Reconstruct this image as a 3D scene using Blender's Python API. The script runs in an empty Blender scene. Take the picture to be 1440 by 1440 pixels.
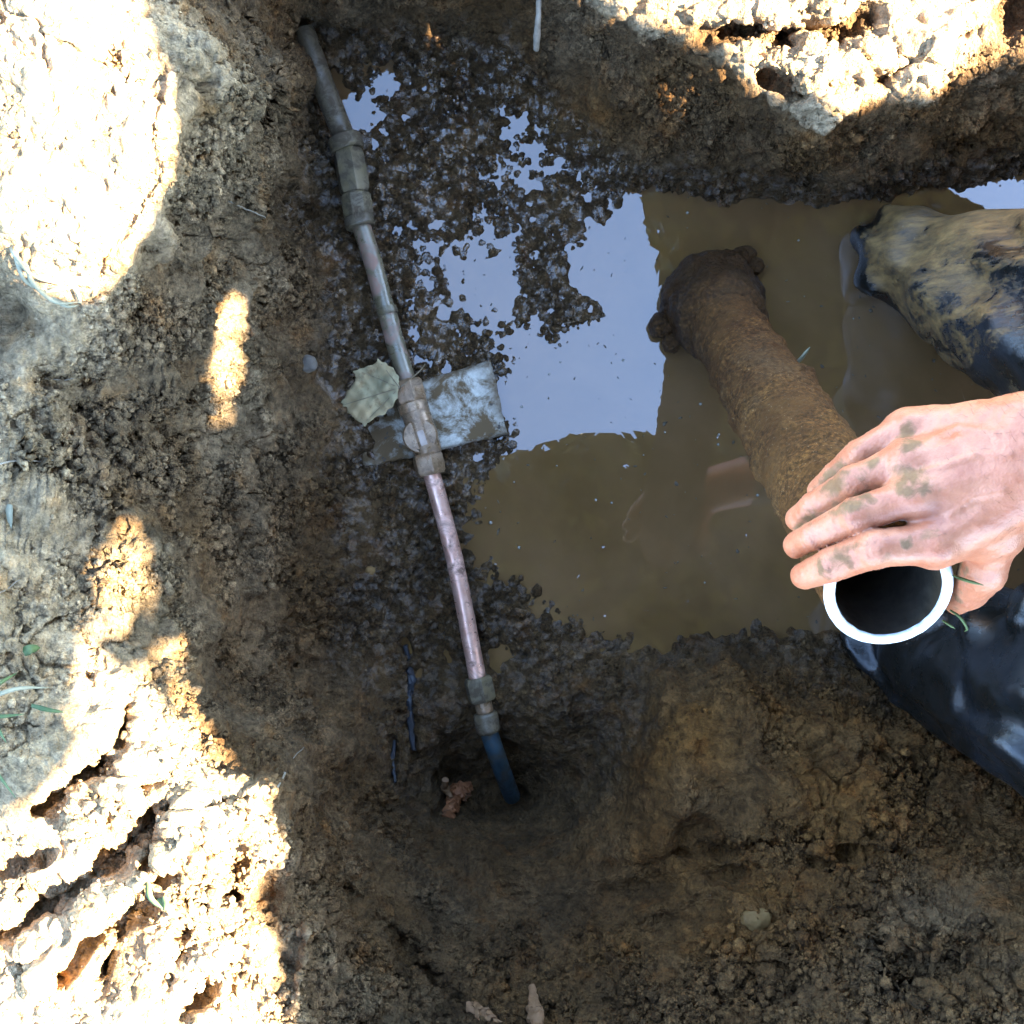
import bpy, bmesh, math, random
import numpy as np
from mathutils import Vector, Matrix

random.seed(7)
RNG = np.random.default_rng(11)
SC = bpy.context.scene
COL = SC.collection

# ------------------------------------------------------------------ camera
CAM_H = 1.42                      # camera height above the water in the hole
FPX = 1510.0                      # focal length in photo pixels (1440 wide)
cam_d = bpy.data.cameras.new('camera')
cam = bpy.data.objects.new('camera', cam_d)
COL.objects.link(cam)
cam.location = (0, 0, CAM_H)
cam.rotation_euler = (0, 0, 0)
cam_d.sensor_width = 36.0
cam_d.lens = 36.0 * FPX / 1440.0
cam_d.clip_start = 0.01
cam_d.clip_end = 600
SC.camera = cam

# ------------------------------------------------------------------ sky and sun
SUN_AZ = math.radians(-8)         # measured from +X towards +Y
SUN_EL = math.radians(41)
SUN = np.array([math.cos(SUN_EL) * math.cos(SUN_AZ), math.cos(SUN_EL) * math.sin(SUN_AZ), math.sin(SUN_EL)])
world = bpy.data.worlds.new('World')
SC.world = world
world.use_nodes = True
wn = world.node_tree
wn.nodes.clear()
sky = wn.nodes.new('ShaderNodeTexSky')
sky.sky_type = 'NISHITA'
sky.sun_disc = False
sky.sun_elevation = SUN_EL
sky.sun_rotation = math.atan2(SUN[0], SUN[1])
sky.air_density = 1.0
sky.dust_density = 0.4
sky.ozone_density = 6.5
bg = wn.nodes.new('ShaderNodeBackground')
bg.inputs['Strength'].default_value = 0.15
wo = wn.nodes.new('ShaderNodeOutputWorld')
wn.links.new(sky.outputs[0], bg.inputs[0])
wn.links.new(bg.outputs[0], wo.inputs[0])
sun_d = bpy.data.lights.new('sun', 'SUN')
sun_d.energy = 5.0
sun_d.angle = math.radians(0.3)
sun_d.color = (1.0, 0.93, 0.82)
sun_o = bpy.data.objects.new('sun', sun_d)
COL.objects.link(sun_o)
sun_o.location = Vector(SUN) * 8
sun_o.rotation_euler = Vector(SUN).to_track_quat('Z', 'Y').to_euler()

vs = SC.view_settings
vs.view_transform = 'Standard'
vs.look = 'None'
vs.gamma = 1.0
vs.use_curve_mapping = False
vs.exposure = 4.42
vs.use_white_balance = True
vs.white_balance_temperature = 7800
vs.white_balance_tint = 10
SC.cycles.max_bounces = 5
SC.cycles.diffuse_bounces = 3
SC.cycles.glossy_bounces = 3
SC.cycles.transmission_bounces = 1
SC.cycles.caustics_reflective = False
SC.cycles.caustics_refractive = False

# ------------------------------------------------------------------ helpers
def U(px, py, z):
    d = CAM_H - z
    return np.array([(px - 720.0) / FPX * d, (720.0 - py) / FPX * d, z])

def V(px, py, z):
    return Vector(U(px, py, z).tolist())

def smooth(a, b, x):
    t = np.clip((x - a) / (b - a), 0, 1)
    return t * t * (3 - 2 * t)

def _hash(ix, iy, iz, seed):
    h = (ix.astype(np.uint32) * np.uint32(374761393) + iy.astype(np.uint32) * np.uint32(668265263)
         + iz.astype(np.uint32) * np.uint32(2147483647) + np.uint32((seed * 1274126177) & 0xffffffff))
    h = (h ^ (h >> np.uint32(13))) * np.uint32(1274126177)
    h = (h ^ (h >> np.uint32(16))) * np.uint32(2246822519)
    return h ^ (h >> np.uint32(15))

ROT = np.array(Matrix.Rotation(.73, 3, (.4, .8, .45)).to_3x3())
def gnoise(P, freq, seed=0):
    """value-gradient noise, roughly -1..1; P is (N,3)"""
    Q = ((P @ ROT) * freq + seed * .37).astype(np.float32)
    I = np.floor(Q).astype(np.int64)
    F = Q - I
    W = F * F * F * (F * (F * 6 - 15) + 10)
    out = np.zeros(len(Q), np.float32)
    for dx in (0, 1):
        wx = W[:, 0] if dx else 1 - W[:, 0]
        for dy in (0, 1):
            wy = W[:, 1] if dy else 1 - W[:, 1]
            for dz in (0, 1):
                wz = W[:, 2] if dz else 1 - W[:, 2]
                h = _hash(I[:, 0] + dx, I[:, 1] + dy, I[:, 2] + dz, seed)
                gx = (h & np.uint32(1023)).astype(np.float32) / 511.5 - 1
                gy = ((h >> np.uint32(10)) & np.uint32(1023)).astype(np.float32) / 511.5 - 1
                gz = ((h >> np.uint32(20)) & np.uint32(1023)).astype(np.float32) / 511.5 - 1
                out += wx * wy * wz * (gx * (F[:, 0] - dx) + gy * (F[:, 1] - dy) + gz * (F[:, 2] - dz))
    return out * 1.5

def fbm(P, freq, octv=4, seed=0, gain=0.5):
    o = np.zeros(len(P), np.float32)
    a = 1.0
    for k in range(octv):
        o += a * gnoise(P, freq * 2.03 ** k, seed + 17 * k)
        a *= gain
    return o

def worley(P, cell, seed=0):
    Q = ((P @ ROT.T) / cell).astype(np.float32)
    I = np.floor(Q).astype(np.int64)
    F = Q - I
    f1 = np.full(len(Q), 9.0, np.float32)
    f2 = np.full(len(Q), 9.0, np.float32)
    for dx in (-1, 0, 1):
        for dy in (-1, 0, 1):
            for dz in (-1, 0, 1):
                h = _hash(I[:, 0] + dx, I[:, 1] + dy, I[:, 2] + dz, seed)
                ox = (h & np.uint32(1023)).astype(np.float32) / 1023
                oy = ((h >> np.uint32(10)) & np.uint32(1023)).astype(np.float32) / 1023
                oz = ((h >> np.uint32(20)) & np.uint32(1023)).astype(np.float32) / 1023
                d = (F[:, 0] - dx - ox) ** 2 + (F[:, 1] - dy - oy) ** 2 + (F[:, 2] - dz - oz) ** 2
                m = d < f1
                f2 = np.where(m, f1, np.minimum(f2, d))
                f1 = np.where(m, d, f1)
    return np.sqrt(f1), np.sqrt(f2)

def mesh_np(name, verts, faces, mat=None, smooth_sh=True, attrs=None, cols=None):
    """faces: (M,3) or (M,4) int array"""
    me = bpy.data.meshes.new(name)
    verts = np.asarray(verts, np.float32)
    faces = np.asarray(faces, np.int32)
    n, k = faces.shape
    me.vertices.add(len(verts))
    me.vertices.foreach_set('co', verts.ravel())
    me.loops.add(n * k)
    me.loops.foreach_set('vertex_index', faces.ravel())
    me.polygons.add(n)
    me.polygons.foreach_set('loop_start', np.arange(0, n * k, k, dtype=np.int32))
    me.polygons.foreach_set('loop_total', np.full(n, k, np.int32))
    me.update(calc_edges=True)
    me.polygons.foreach_set('use_smooth', np.full(n, bool(smooth_sh)))
    for an, av in (attrs or {}).items():
        a = me.attributes.new(an, 'FLOAT', 'POINT')
        a.data.foreach_set('value', np.asarray(av, np.float32))
    for an, av in (cols or {}).items():
        a = me.attributes.new(an, 'FLOAT_COLOR', 'POINT')
        c = np.ones((len(verts), 4), np.float32)
        c[:, :3] = av
        a.data.foreach_set('color', c.ravel())
    if mat:
        me.materials.append(mat)
    return me

def obj(name, me, parent=None, label=None, cat=None, group=None, kind=None):
    o = bpy.data.objects.new(name, me)
    COL.objects.link(o)
    if parent is not None:
        o.parent = parent
        o.matrix_parent_inverse = Matrix.Translation(-parent.location)
    if label: o['label'] = label
    if cat: o['category'] = cat
    if group: o['group'] = group
    if kind: o['kind'] = kind
    elif cat: o['kind'] = 'thing'
    return o

def empty(name, loc, label, cat, group=None):
    o = obj(name, None, None, label, cat, group)
    o.location = Vector([float(c) for c in loc])
    o.empty_display_size = 0.05
    return o

def grid_faces(nu, nv, wrap_v=False):
    i = np.arange(nu - 1)[:, None]
    j = np.arange(nv if wrap_v else nv - 1)[None, :]
    j2 = (j + 1) % nv
    a = i * nv + j; b = (i + 1) * nv + j; c = (i + 1) * nv + j2; d = i * nv + j2
    return np.stack([a, b, c, d], -1).reshape(-1, 4)

# ------------------------------------------------------------------ materials
def new_mat(name):
    m = bpy.data.materials.new(name)
    m.use_nodes = True
    nt = m.node_tree
    nt.nodes.clear()
    out = nt.nodes.new('ShaderNodeOutputMaterial')
    b = nt.nodes.new('ShaderNodeBsdfPrincipled')
    nt.links.new(b.outputs[0], out.inputs[0])
    return m, nt, b

class N:
    """tiny node-graph helper"""
    def __init__(s, nt):
        s.nt = nt
        s.tc = nt.nodes.new('ShaderNodeTexCoord')
    def obj(s): return s.tc.outputs['Object']
    def lk(s, a, b):
        if isinstance(a, (int, float)): b.default_value = a
        elif isinstance(a, tuple): b.default_value = a if len(a) == len(b.default_value) else (*a, 1)
        else: s.nt.links.new(a, b)
    def noise(s, scale, detail=5, rough=0.6, vec=None, dist=0.0):
        n = s.nt.nodes.new('ShaderNodeTexNoise')
        n.inputs['Scale'].default_value = scale
        n.inputs['Detail'].default_value = detail
        n.inputs['Roughness'].default_value = rough
        n.inputs['Distortion'].default_value = dist
        s.lk(vec if vec is not None else s.obj(), n.inputs['Vector'])
        return n.outputs['Fac']
    def voro(s, scale, feat='F1', vec=None):
        n = s.nt.nodes.new('ShaderNodeTexVoronoi')
        n.feature = feat
        n.inputs['Scale'].default_value = scale
        s.lk(vec if vec is not None else s.obj(), n.inputs['Vector'])
        return n.outputs['Distance']
    def mapv(s, scale=(1, 1, 1), rot=(0, 0, 0), vec=None):
        n = s.nt.nodes.new('ShaderNodeMapping')
        n.inputs['Scale'].default_value = scale
        n.inputs['Rotation'].default_value = rot
        s.lk(vec if vec is not None else s.obj(), n.inputs['Vector'])
        return n.outputs[0]
    def ramp(s, f, stops):
        n = s.nt.nodes.new('ShaderNodeValToRGB')
        e = n.color_ramp.elements
        while len(e) < len(stops): e.new(0.5)
        for k, (p, c) in enumerate(stops):
            e[k].position = p
            e[k].color = (c, c, c, 1) if isinstance(c, (int, float)) else (*c, 1)
        s.lk(f, n.inputs[0])
        return n.outputs[0]
    def mix(s, f, a, b, mode='MIX'):
        n = s.nt.nodes.new('ShaderNodeMix')
        n.data_type = 'RGBA'
        n.blend_type = mode
        s.lk(f, n.inputs[0]); s.lk(a, n.inputs[6]); s.lk(b, n.inputs[7])
        return n.outputs[2]
    def math(s, op, a, b=0.0, c=0.0, clamp=False):
        n = s.nt.nodes.new('ShaderNodeMath')
        n.operation = op
        n.use_clamp = clamp
        s.lk(a, n.inputs[0]); s.lk(b, n.inputs[1]); s.lk(c, n.inputs[2])
        return n.outputs[0]
    def attr(s, name, col=False):
        n = s.nt.nodes.new('ShaderNodeAttribute')
        n.attribute_name = name
        return n.outputs['Color'] if col else n.outputs['Fac']
    def bump(s, h, strength=0.5, dist=0.002, normal=None):
        n = s.nt.nodes.new('ShaderNodeBump')
        n.inputs['Strength'].default_value = strength
        n.inputs['Distance'].default_value = dist
        s.lk(h, n.inputs['Height'])
        if normal is not None: s.lk(normal, n.inputs['Normal'])
        return n.outputs[0]

def simple_mat(name, c1, c2, scale=60, rough=(0.5, 0.8), metal=0.0, bump=0.3, bdist=0.001, dirt=None, dirt_lo=0.5, dirt_hi=0.62, spec=0.22, dscale=45):
    m, nt, b = new_mat(name)
    n = N(nt)
    f = n.noise(scale, 6, 0.65)
    col = n.mix(n.ramp(f, [(0.35, 0.0), (0.65, 1.0)]), c1, c2)
    ro = n.ramp(n.noise(scale * 1.7, 4), [(0.3, rough[0]), (0.7, rough[1])])
    me = metal
    if dirt is not None:
        dm = n.ramp(n.noise(dscale, 7, 0.7, dist=0.6), [(dirt_lo, 0.0), (dirt_hi, 1.0)])
        col = n.mix(dm, col, dirt)
        ro = n.mix(dm, ro, (0.9, 0.9, 0.9))
        if metal: me = n.math('MULTIPLY', n.math('SUBTRACT', 1.0, dm), metal)
    n.lk(col, b.inputs['Base Color'])
    n.lk(ro, b.inputs['Roughness'])
    n.lk(me, b.inputs['Metallic'])
    b.inputs['Specular IOR Level'].default_value = spec
    n.lk(n.bump(n.noise(scale * 4, 6, 0.7), bump, bdist), b.inputs['Normal'])
    return m

def soil_mat():
    m, nt, b = new_mat('soil')
    n = N(nt)
    tone = n.attr('tone', True)
    wet = n.attr('wet')
    big = n.noise(14, 3, 0.65)
    mid = n.noise(105, 4, 0.7)
    fine = n.noise(300, 3, 0.75)
    k = n.ramp(big, [(0.30, (.62, .60, .56)), (0.52, (1.0, .98, .95)), (0.70, (1.45, 1.42, 1.40))])
    c = n.mix(1.0, tone, k, 'MULTIPLY')
    c = n.mix(1.0, c, n.ramp(mid, [(0.30, 0.45), (0.50, 1.0), (0.70, 1.55)]), 'MULTIPLY')
    c = n.mix(1.0, c, n.mix(n.math('MULTIPLY_ADD', n.attr('rough'), 0.8, 0.2), (1, 1, 1, 1), n.ramp(fine, [(0.30, 0.25), (0.48, 1.0), (0.68, 1.9)])), 'MULTIPLY')
    # pale mineral grains and iron staining
    gr = n.ramp(n.voro(170), [(0.05, 1.0), (0.13, 0.0)])
    gsel = n.ramp(n.noise(55, 3), [(0.56, 0.0), (0.66, 0.55)])
    c = n.mix(n.math('MULTIPLY', gr, gsel), c, (0.26, 0.22, 0.17, 1))
    iron = n.ramp(n.noise(24, 3, 0.6), [(0.55, 0.0), (0.72, 0.55)])
    c = n.mix(iron, c, n.mix(1.0, c, (1.35, 0.95, 0.55, 1), 'MULTIPLY'))
    # wetness darkens soil; the mask also carries shade painted in the hollow
    wd = n.math('MULTIPLY', wet, 0.55)
    c = n.mix(wd, c, n.mix(1.0, c, (0.25, 0.22, 0.18, 1), 'MULTIPLY'))
    n.lk(c, b.inputs['Base Color'])
    wv = n.math('ADD', wet, n.math('MULTIPLY', n.math('SUBTRACT', n.noise(38, 4), 0.5), 0.9), clamp=True)
    film = n.math('MULTIPLY', n.attr('film'), n.ramp(n.noise(70, 3, 0.6), [(0.47, 0.0), (0.57, 1.0)]))
    n.lk(n.mix(film, n.ramp(wv, [(0.25, 0.95), (0.8, 0.7)]), (0.07, 0.07, 0.07, 1)), b.inputs['Roughness'])
    n.lk(n.math('ADD', n.math('MULTIPLY', film, 0.75), 0.12), b.inputs['Specular IOR Level'])
    h1 = n.noise(210, 4, 0.78)
    h2 = n.math('ADD', n.voro(170), n.math('MULTIPLY', n.voro(380), 0.6))
    hb = n.math('ADD', h1, n.math('MULTIPLY', h2, -0.55))
    bo = n.bump(hb, 1.0, 0.0075)
    n.lk(n.math('SUBTRACT', 1.0, n.math('MULTIPLY', film, 0.8)), bo.node.inputs['Strength'])
    n.lk(bo, b.inputs['Normal'])
    return m

def water_mat():
    m, nt, b = new_mat('muddy_water')
    n = N(nt)
    f = n.noise(5, 5, 0.55, dist=0.6)
    f2 = n.noise(26, 5, 0.6)
    c = n.mix(n.ramp(f, [(0.32, 0.0), (0.68, 1.0)]), (0.075, 0.038, 0.013), (0.105, 0.056, 0.024))
    c = n.mix(1.0, c, n.ramp(f2, [(0.3, 0.93), (0.7, 1.07)]), 'MULTIPLY')
    n.lk(c, b.inputs['Base Color'])
    b.inputs['Roughness'].default_value = 0.0
    b.inputs['IOR'].default_value = 1.5
    b.inputs['Specular IOR Level'].default_value = 0.9
    n.lk(n.bump(n.noise(9, 2, 0.4), 0.02, 0.0006), b.inputs['Normal'])
    return m

M_SOIL = soil_mat()
M_WATER = water_mat()

# ------------------------------------------------------------------ the ground: one sheet, hole included
CP = []
def cp(s):
    for t in s.split():
        a = t.split(',')
        CP.append((float(a[0]), float(a[1]), float(a[2])))
# level ground round the hole
for x in (-700, -350):
    for y in range(-700, 2300, 300): CP.append((x, y, .5))
for x in range(-400, 3400, 380):
    CP.append((x, -650, .45)); CP.append((x, -330, (.30 if x > 300 else .48))); CP.append((x, 2250, .5))
for y in range(-300, 2200, 400): CP.append((3300, y, .5))
cp('0,0,.52 100,0,.52 0,150,.52 120,150,.51 190,60,.50 0,300,.5 100,350,.485 200,250,.49 235,150,.48 -150,300,.5 -150,700,.5 -150,1100,.51 -150,1400,.51')
cp('255,40,.445 300,70,.43 335,40,.33 240,300,.44 300,200,.40 360,150,.34 396,120,.30 342,268,.33 262,350,.41 330,310,.29')
cp('412,150,.09 372,300,.12 420,200,.06 400,285,.07 432,130,.05 385,230,.15')
cp('432,60,.016 420,18,.07 442,42,.02 418,60,.03 410,40,.06 480,0,.10 560,0,.12 500,40,.04 600,45,.04 690,40,.07 700,0,.12 790,0,.175 860,60,.15 640,70,.03')
cp('680,100,.025 760,110,.04 820,160,.05 868,240,.022 860,130,.12 905,200,.10 930,240,.05 950,262,.015 780,60,.10')
cp('1160,180,.205 1080,120,.205 1000,60,.205 900,32,.205 840,16,.200 1300,135,.195 1440,92,.175 1000,0,.212 900,-40,.218 1100,60,.212 1200,60,.212 1440,0,.185 1300,60,.205 1600,60,.18 1200,120,.21 1200,-100,.23 800,-100,.23 1500,-100,.20')
cp('1000,170,.12 1090,215,.10 1160,228,.11 1230,225,.09 1300,195,.11 1440,165,.10 1000,240,.05 960,150,.115')
cp('960,276,-.004 1050,281,-.004 1100,281,-.004 1200,283,-.004 1300,264,-.004 1440,242,-.004 1100,262,.035 1200,264,.035 1300,247,.04 1440,224,.045 1020,264,.03')
cp('180,430,.41 100,480,.45 0,450,.46 262,430,.34 330,410,.28 362,520,.2 312,560,.25 420,420,.10 440,520,.07 480,420,.04 400,600,.13 462,640,.05 300,650,.24 200,600,.36 100,600,.42 0,600,.47')
cp('0,800,.49 100,800,.44 175,800,.42 225,770,.37 300,800,.25 400,800,.13 460,800,.06 500,780,.03 540,800,.025 100,950,.47 195,890,.42 245,900,.37 300,950,.27 400,950,.14 460,950,.07 520,950,.035')
cp('240,1000,.44 300,1070,.435 388,1100,.43 400,1200,.43 385,1260,.40 432,1300,.40 428,1400,.41 200,1100,.49 100,1100,.50 0,1150,.51 0,1300,.51 150,1250,.5 300,1250,.48 300,1400,.48 100,1400,.5')
cp('330,1000,.29 425,1060,.24 445,1150,.25 475,1250,.24 492,1350,.28 505,1430,.31 480,1050,.12 500,1150,.12 525,1250,.17 540,1000,.04 560,1100,.05 560,1180,.08')
cp('620,1095,-.035 680,1140,-.065 740,1130,-.075 800,1090,-.045 850,1040,.002 880,990,.02 640,1180,.055 700,1195,.05 760,1205,.055 850,1175,.085 900,1110,.085 930,1040,.085 950,960,.045')
cp('600,700,.02 560,700,.02 520,620,.025 600,850,.012 560,900,.018 700,850,.010 760,900,.010 705,925,-.003 820,940,.014 620,1000,.03 690,985,.022 780,1000,.025 850,990,.025 900,960,.015 650,800,.009 585,965,.002')
cp('520,300,.012 560,400,.010 600,300,.010 520,480,.012 600,450,.005 640,300,.005 620,200,.02 560,250,.018 700,280,.004 670,200,.012 740,200,-.001 745,230,-.001 765,190,-.001 725,250,-.001 760,265,.000 790,240,.001 820,260,.004 850,280,.003 545,85,.003 500,110,.006 515,160,-.001 730,150,.001 600,340,.003 590,400,.002 610,430,.001')
cp('690,400,-.012 660,400,-.008 830,390,-.02 780,375,.012 765,350,.009 790,430,.007 850,430,.003 738,400,.002 900,350,-.05 1000,600,-.06 750,550,-.02 800,750,-.05 1000,800,-.05 1100,400,-.08 1300,600,-.08 1100,850,-.02 700,720,-.01')
cp('640,400,.002 655,360,.002 700,330,.002 735,345,.005 800,316,.007 850,292,.007 890,262,.008 760,300,.007 820,285,.009 655,470,.002 700,520,.002 722,622,.001 695,650,.001 680,690,.001 670,720,.001 664,760,.001 678,800,.001 700,815,.001 740,835,.001 775,870,.001 820,890,.001 880,905,.001 900,916,.001 960,905,.001 985,890,.001 1060,890,.001 1180,890,.001')
cp('600,1260,.12 700,1280,.12 800,1280,.12 900,1250,.12 600,1350,.21 700,1360,.20 800,1350,.20 900,1340,.20 700,1440,.28 900,1440,.28 550,1440,.28')
cp('1000,920,.02 1000,1000,.105 1070,1070,.155 1120,1120,.15 1000,1120,.150 1000,1180,.135 1100,1180,.17 1000,1300,.2 1050,1290,.24 1200,950,.03 1200,1050,.13 1300,1050,.12 1200,1200,.22 1350,1200,.24 1440,1150,.2 1300,1350,.32 1440,1280,.34 1440,1440,.42 1100,1440,.32 1200,920,.01 1440,1000,.07')
cp('1700,240,0 2000,260,0 1700,100,.2 2000,80,.25 1700,600,-.08 2000,600,-.08 1700,950,.05 2000,1000,.05 1700,1400,.42 2100,1500,.5 2200,600,0 2950,600,.5 2950,0,.5 2950,1400,.5 2500,-100,.5 2500,1500,.5 2300,300,.1 2300,1000,.12 700,1750,.5 1100,1800,.5 300,1700,.5 1600,1800,.5')
CP = np.array(CP)

def rbf_fit(P):
    S = P[:, :2] / 1000.0
    D = np.sqrt(((S[:, None] - S[None]) ** 2).sum(-1))
    A = np.sqrt(D * D + 0.006 ** 2)
    n = len(P)
    M = np.zeros((n + 1, n + 1))
    M[:n, :n] = A - 1e-9 * np.eye(n)
    M[:n, n] = 1; M[n, :n] = 1
    b = np.append(P[:, 2], 0)
    w = np.linalg.solve(M, b)
    return S, w
RS, RW = rbf_fit(CP)
def rbf_eval(u, v):
    Q = np.stack([u, v], -1).reshape(-1, 2) / 1000.0
    out = np.empty(len(Q))
    for k in range(0, len(Q), 20000):
        q = Q[k:k + 20000]
        D2 = ((q[:, None] - RS[None]) ** 2).sum(-1)
        out[k:k + 20000] = np.sqrt(D2 + 0.006 ** 2) @ RW[:-1] + RW[-1]
    return out.reshape(u.shape)

# coarse evaluation, bicubic-ish upsampling through a lookup grid
GX = np.arange(-700, 3301, 10.0)
GY = np.arange(-660, 2261, 10.0)
gu, gv = np.meshgrid(GX, GY, indexing='ij')
GZ = rbf_eval(gu, gv)
for _ in range(1):
    GZ[1:-1, 1:-1] = (GZ[1:-1, 1:-1] * 2 + GZ[:-2, 1:-1] + GZ[2:, 1:-1] + GZ[1:-1, :-2] + GZ[1:-1, 2:]) / 6
def lut(u, v):
    uu = np.clip((u - GX[0]) / 10.0, 0, len(GX) - 1.001)
    vv = np.clip((v - GY[0]) / 10.0, 0, len(GY) - 1.001)
    i = uu.astype(int); j = vv.astype(int)
    a = uu - i; b = vv - j
    a = a * a * (3 - 2 * a) * .5 + a * .5; b = b * b * (3 - 2 * b) * .5 + b * .5
    return (GZ[i, j] * (1 - a) * (1 - b) + GZ[i + 1, j] * a * (1 - b) + GZ[i, j + 1] * (1 - a) * b + GZ[i + 1, j + 1] * a * b)

def seg_dist(u, v, pts):
    """distance in photo pixels to a polyline"""
    best = np.full(u.shape, 1e9)
    for (x0, y0), (x1, y1) in zip(pts[:-1], pts[1:]):
        dx, dy = x1 - x0, y1 - y0
        t = np.clip(((u - x0) * dx + (v - y0) * dy) / (dx * dx + dy * dy), 0, 1)
        best = np.minimum(best, np.hypot(u - x0 - t * dx, v - y0 - t * dy))
    return best

def axis_coords(lo, hi, step, far_lo, far_hi):
    inner = np.arange(lo, hi + step, step)
    def grow(start, end, sgn):
        out = []; s = step; x = start
        while (x - end) * sgn < 0:
            s *= 1.13
            s = s if s < 60 or abs(x - 720) > 3200 else min(s, 60)
            x += sgn * s
            out.append(x)
        return out
    a = grow(inner[0], far_lo, -1)[::-1]
    b = grow(inner[-1], far_hi, 1)
    return np.array(a + list(inner) + b)
STEP = 2.0
us = axis_coords(-40, 1480, STEP, -150000, 150000)
vs_ = axis_coords(-40, 1480, STEP, -150000, 150000)
gu, gv = np.meshgrid(us, vs_, indexing='ij')
Z = lut(gu, gv)
# furrows in the sunlit spoil at lower left and pockets in the top bank
for pts, w, dpt in (([(-20, 1335), (60, 1275), (110, 1245), (165, 1200), (215, 1150)], 19, .034),
                    ([(150, 1375), (185, 1300), (195, 1272)], 16, .032), ([(85, 1370), (150, 1300), (190, 1275)], 12, .022),
                    ([(60, 1135), (105, 1095), (140, 1070)], 16, .028), ([(330, 1215), (325, 1265)], 12, .03),
                    ([(205, 1225), (230, 1160), (238, 1140)], 9, .025), ([(225, 1235), (250, 1215)], 9, .02),
                    ([(260, 1420), (290, 1385)], 14, .025), ([(0, 1225), (60, 1205)], 7, .016), ([(195, 1110), (235, 1085)], 9, .02),
                    ([(150, 1360), (205, 1285)], 7, .018), ([(255, 1320), (268, 1290)], 5, .015), ([(165, 1045), (180, 1000)], 8, .018),
                    ([(1000, 50), (1060, 40), (1110, 60)], 15, .028), ([(1170, 60), (1220, 30)], 14, .03), ([(1100, 45), (1180, 40)], 8, .02),
                    ([(1240, 110), (1290, 85)], 11, .022), ([(1080, 110), (1130, 135)], 9, .016), ([(1170, 120), (1200, 115)], 9, .016),
                    ([(1420, 30), (1440, 10)], 14, .02), ([(1350, 50), (1375, 40)], 6, .012)):
    d = seg_dist(gu, gv, pts)
    Z -= 1.5 * dpt * np.exp(-(d / (w * 1.15)) ** 2)
# ridges
for pts, w, hgt in (([(436, 1290), (428, 1340), (412, 1440)], 7, .022), ([(120, 1290), (190, 1245), (250, 1190)], 14, .012),
                    ([(40, 1400), (110, 1320), (160, 1260)], 13, .012), ([(100, 1170), (220, 1090)], 14, .010),
                    ([(388, 1075), (400, 1130), (402, 1200)], 9, .012), ([(240, 110), (230, 260), (150, 395)], 10, .010)):
    d = seg_dist(gu, gv, pts)
    Z += hgt * np.exp(-(d / w) ** 2)
for pts, w, hgt in (([(935, 945), (975, 1040), (955, 1150), (880, 1225), (760, 1255)], 20, .016), ([(1020, 940), (1050, 1050), (1115, 1125)], 20, .018),
                    ([(900, 1290), (1000, 1245), (1065, 1285)], 16, .016), ([(1060, 1075), (1130, 1115)], 22, .014), ([(560, 1230), (660, 1290), (700, 1330)], 16, .012)):
    d = seg_dist(gu, gv, pts)
    Z += hgt * np.exp(-(d / w) ** 2)
# grooves in the shaded walls (spade marks, cracks, the hole the blue pipe enters)
for pts, w, dpt in (([(245, 305), (272, 342)], 7, .018), ([(285, 325), (312, 318)], 4, .012), ([(572, 900), (578, 1000), (582, 1058)], 5, .02),
                    ([(640, 1095), (630, 1140)], 20, .03), ([(715, 1112), (735, 1120)], 12, .02), ([(150, 690), (160, 705)], 8, .02),
                    ([(290, 745), (300, 720), (305, 700)], 4, .012), ([(268, 790), (275, 830)], 5, .012), ([(130, 530), (60, 540)], 16, .018),
                    ([(240, 520), (238, 570)], 7, .014), ([(555, 1040), (552, 1100)], 4, .015), ([(1150, 1180), (1010, 1195)], 9, .02),
                    ([(1000, 1235), (1180, 1205), (1300, 1195)], 12, .022), ([(680, 1335), (690, 1350)], 14, .02), ([(850, 1220), (1000, 1195)], 8, .012),
                    ([(460, 1230), (540, 1300), (620, 1390)], 12, .018), ([(1210, 1380), (1220, 1440)], 7, .012), ([(470, 100), (480, 180)], 9, .016),
                    ([(370, 285), (430, 300)], 18, .02), ([(1120, 222), (1140, 245)], 14, .02), ([(1250, 230), (1300, 235)], 14, .02)):
    d = seg_dist(gu, gv, pts)
    Z -= dpt * np.exp(-(d / w) ** 2)
dep = CAM_H - Z
P0 = np.stack([(gu - 720) / FPX * dep, (720 - gv) / FPX * dep, Z], -1)
def grid_normals(P):
    du = np.gradient(P, axis=0); dv = np.gradient(P, axis=1)
    n = np.cross(dv, du)
    n /= np.linalg.norm(n, axis=-1, keepdims=True) + 1e-12
    return n
nu, nv = gu.shape
near = (np.abs(gu - 720) < 2600) & (np.abs(gv - 720) < 2600)
fade = np.clip(1 - (np.hypot(gu - 720, gv - 720) - 2000) / 3000, 0.0, 1).ravel()
fl = P0.reshape(-1, 3)
zz = Z.ravel(); uu = gu.ravel(); vv = gv.ravel()
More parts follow.
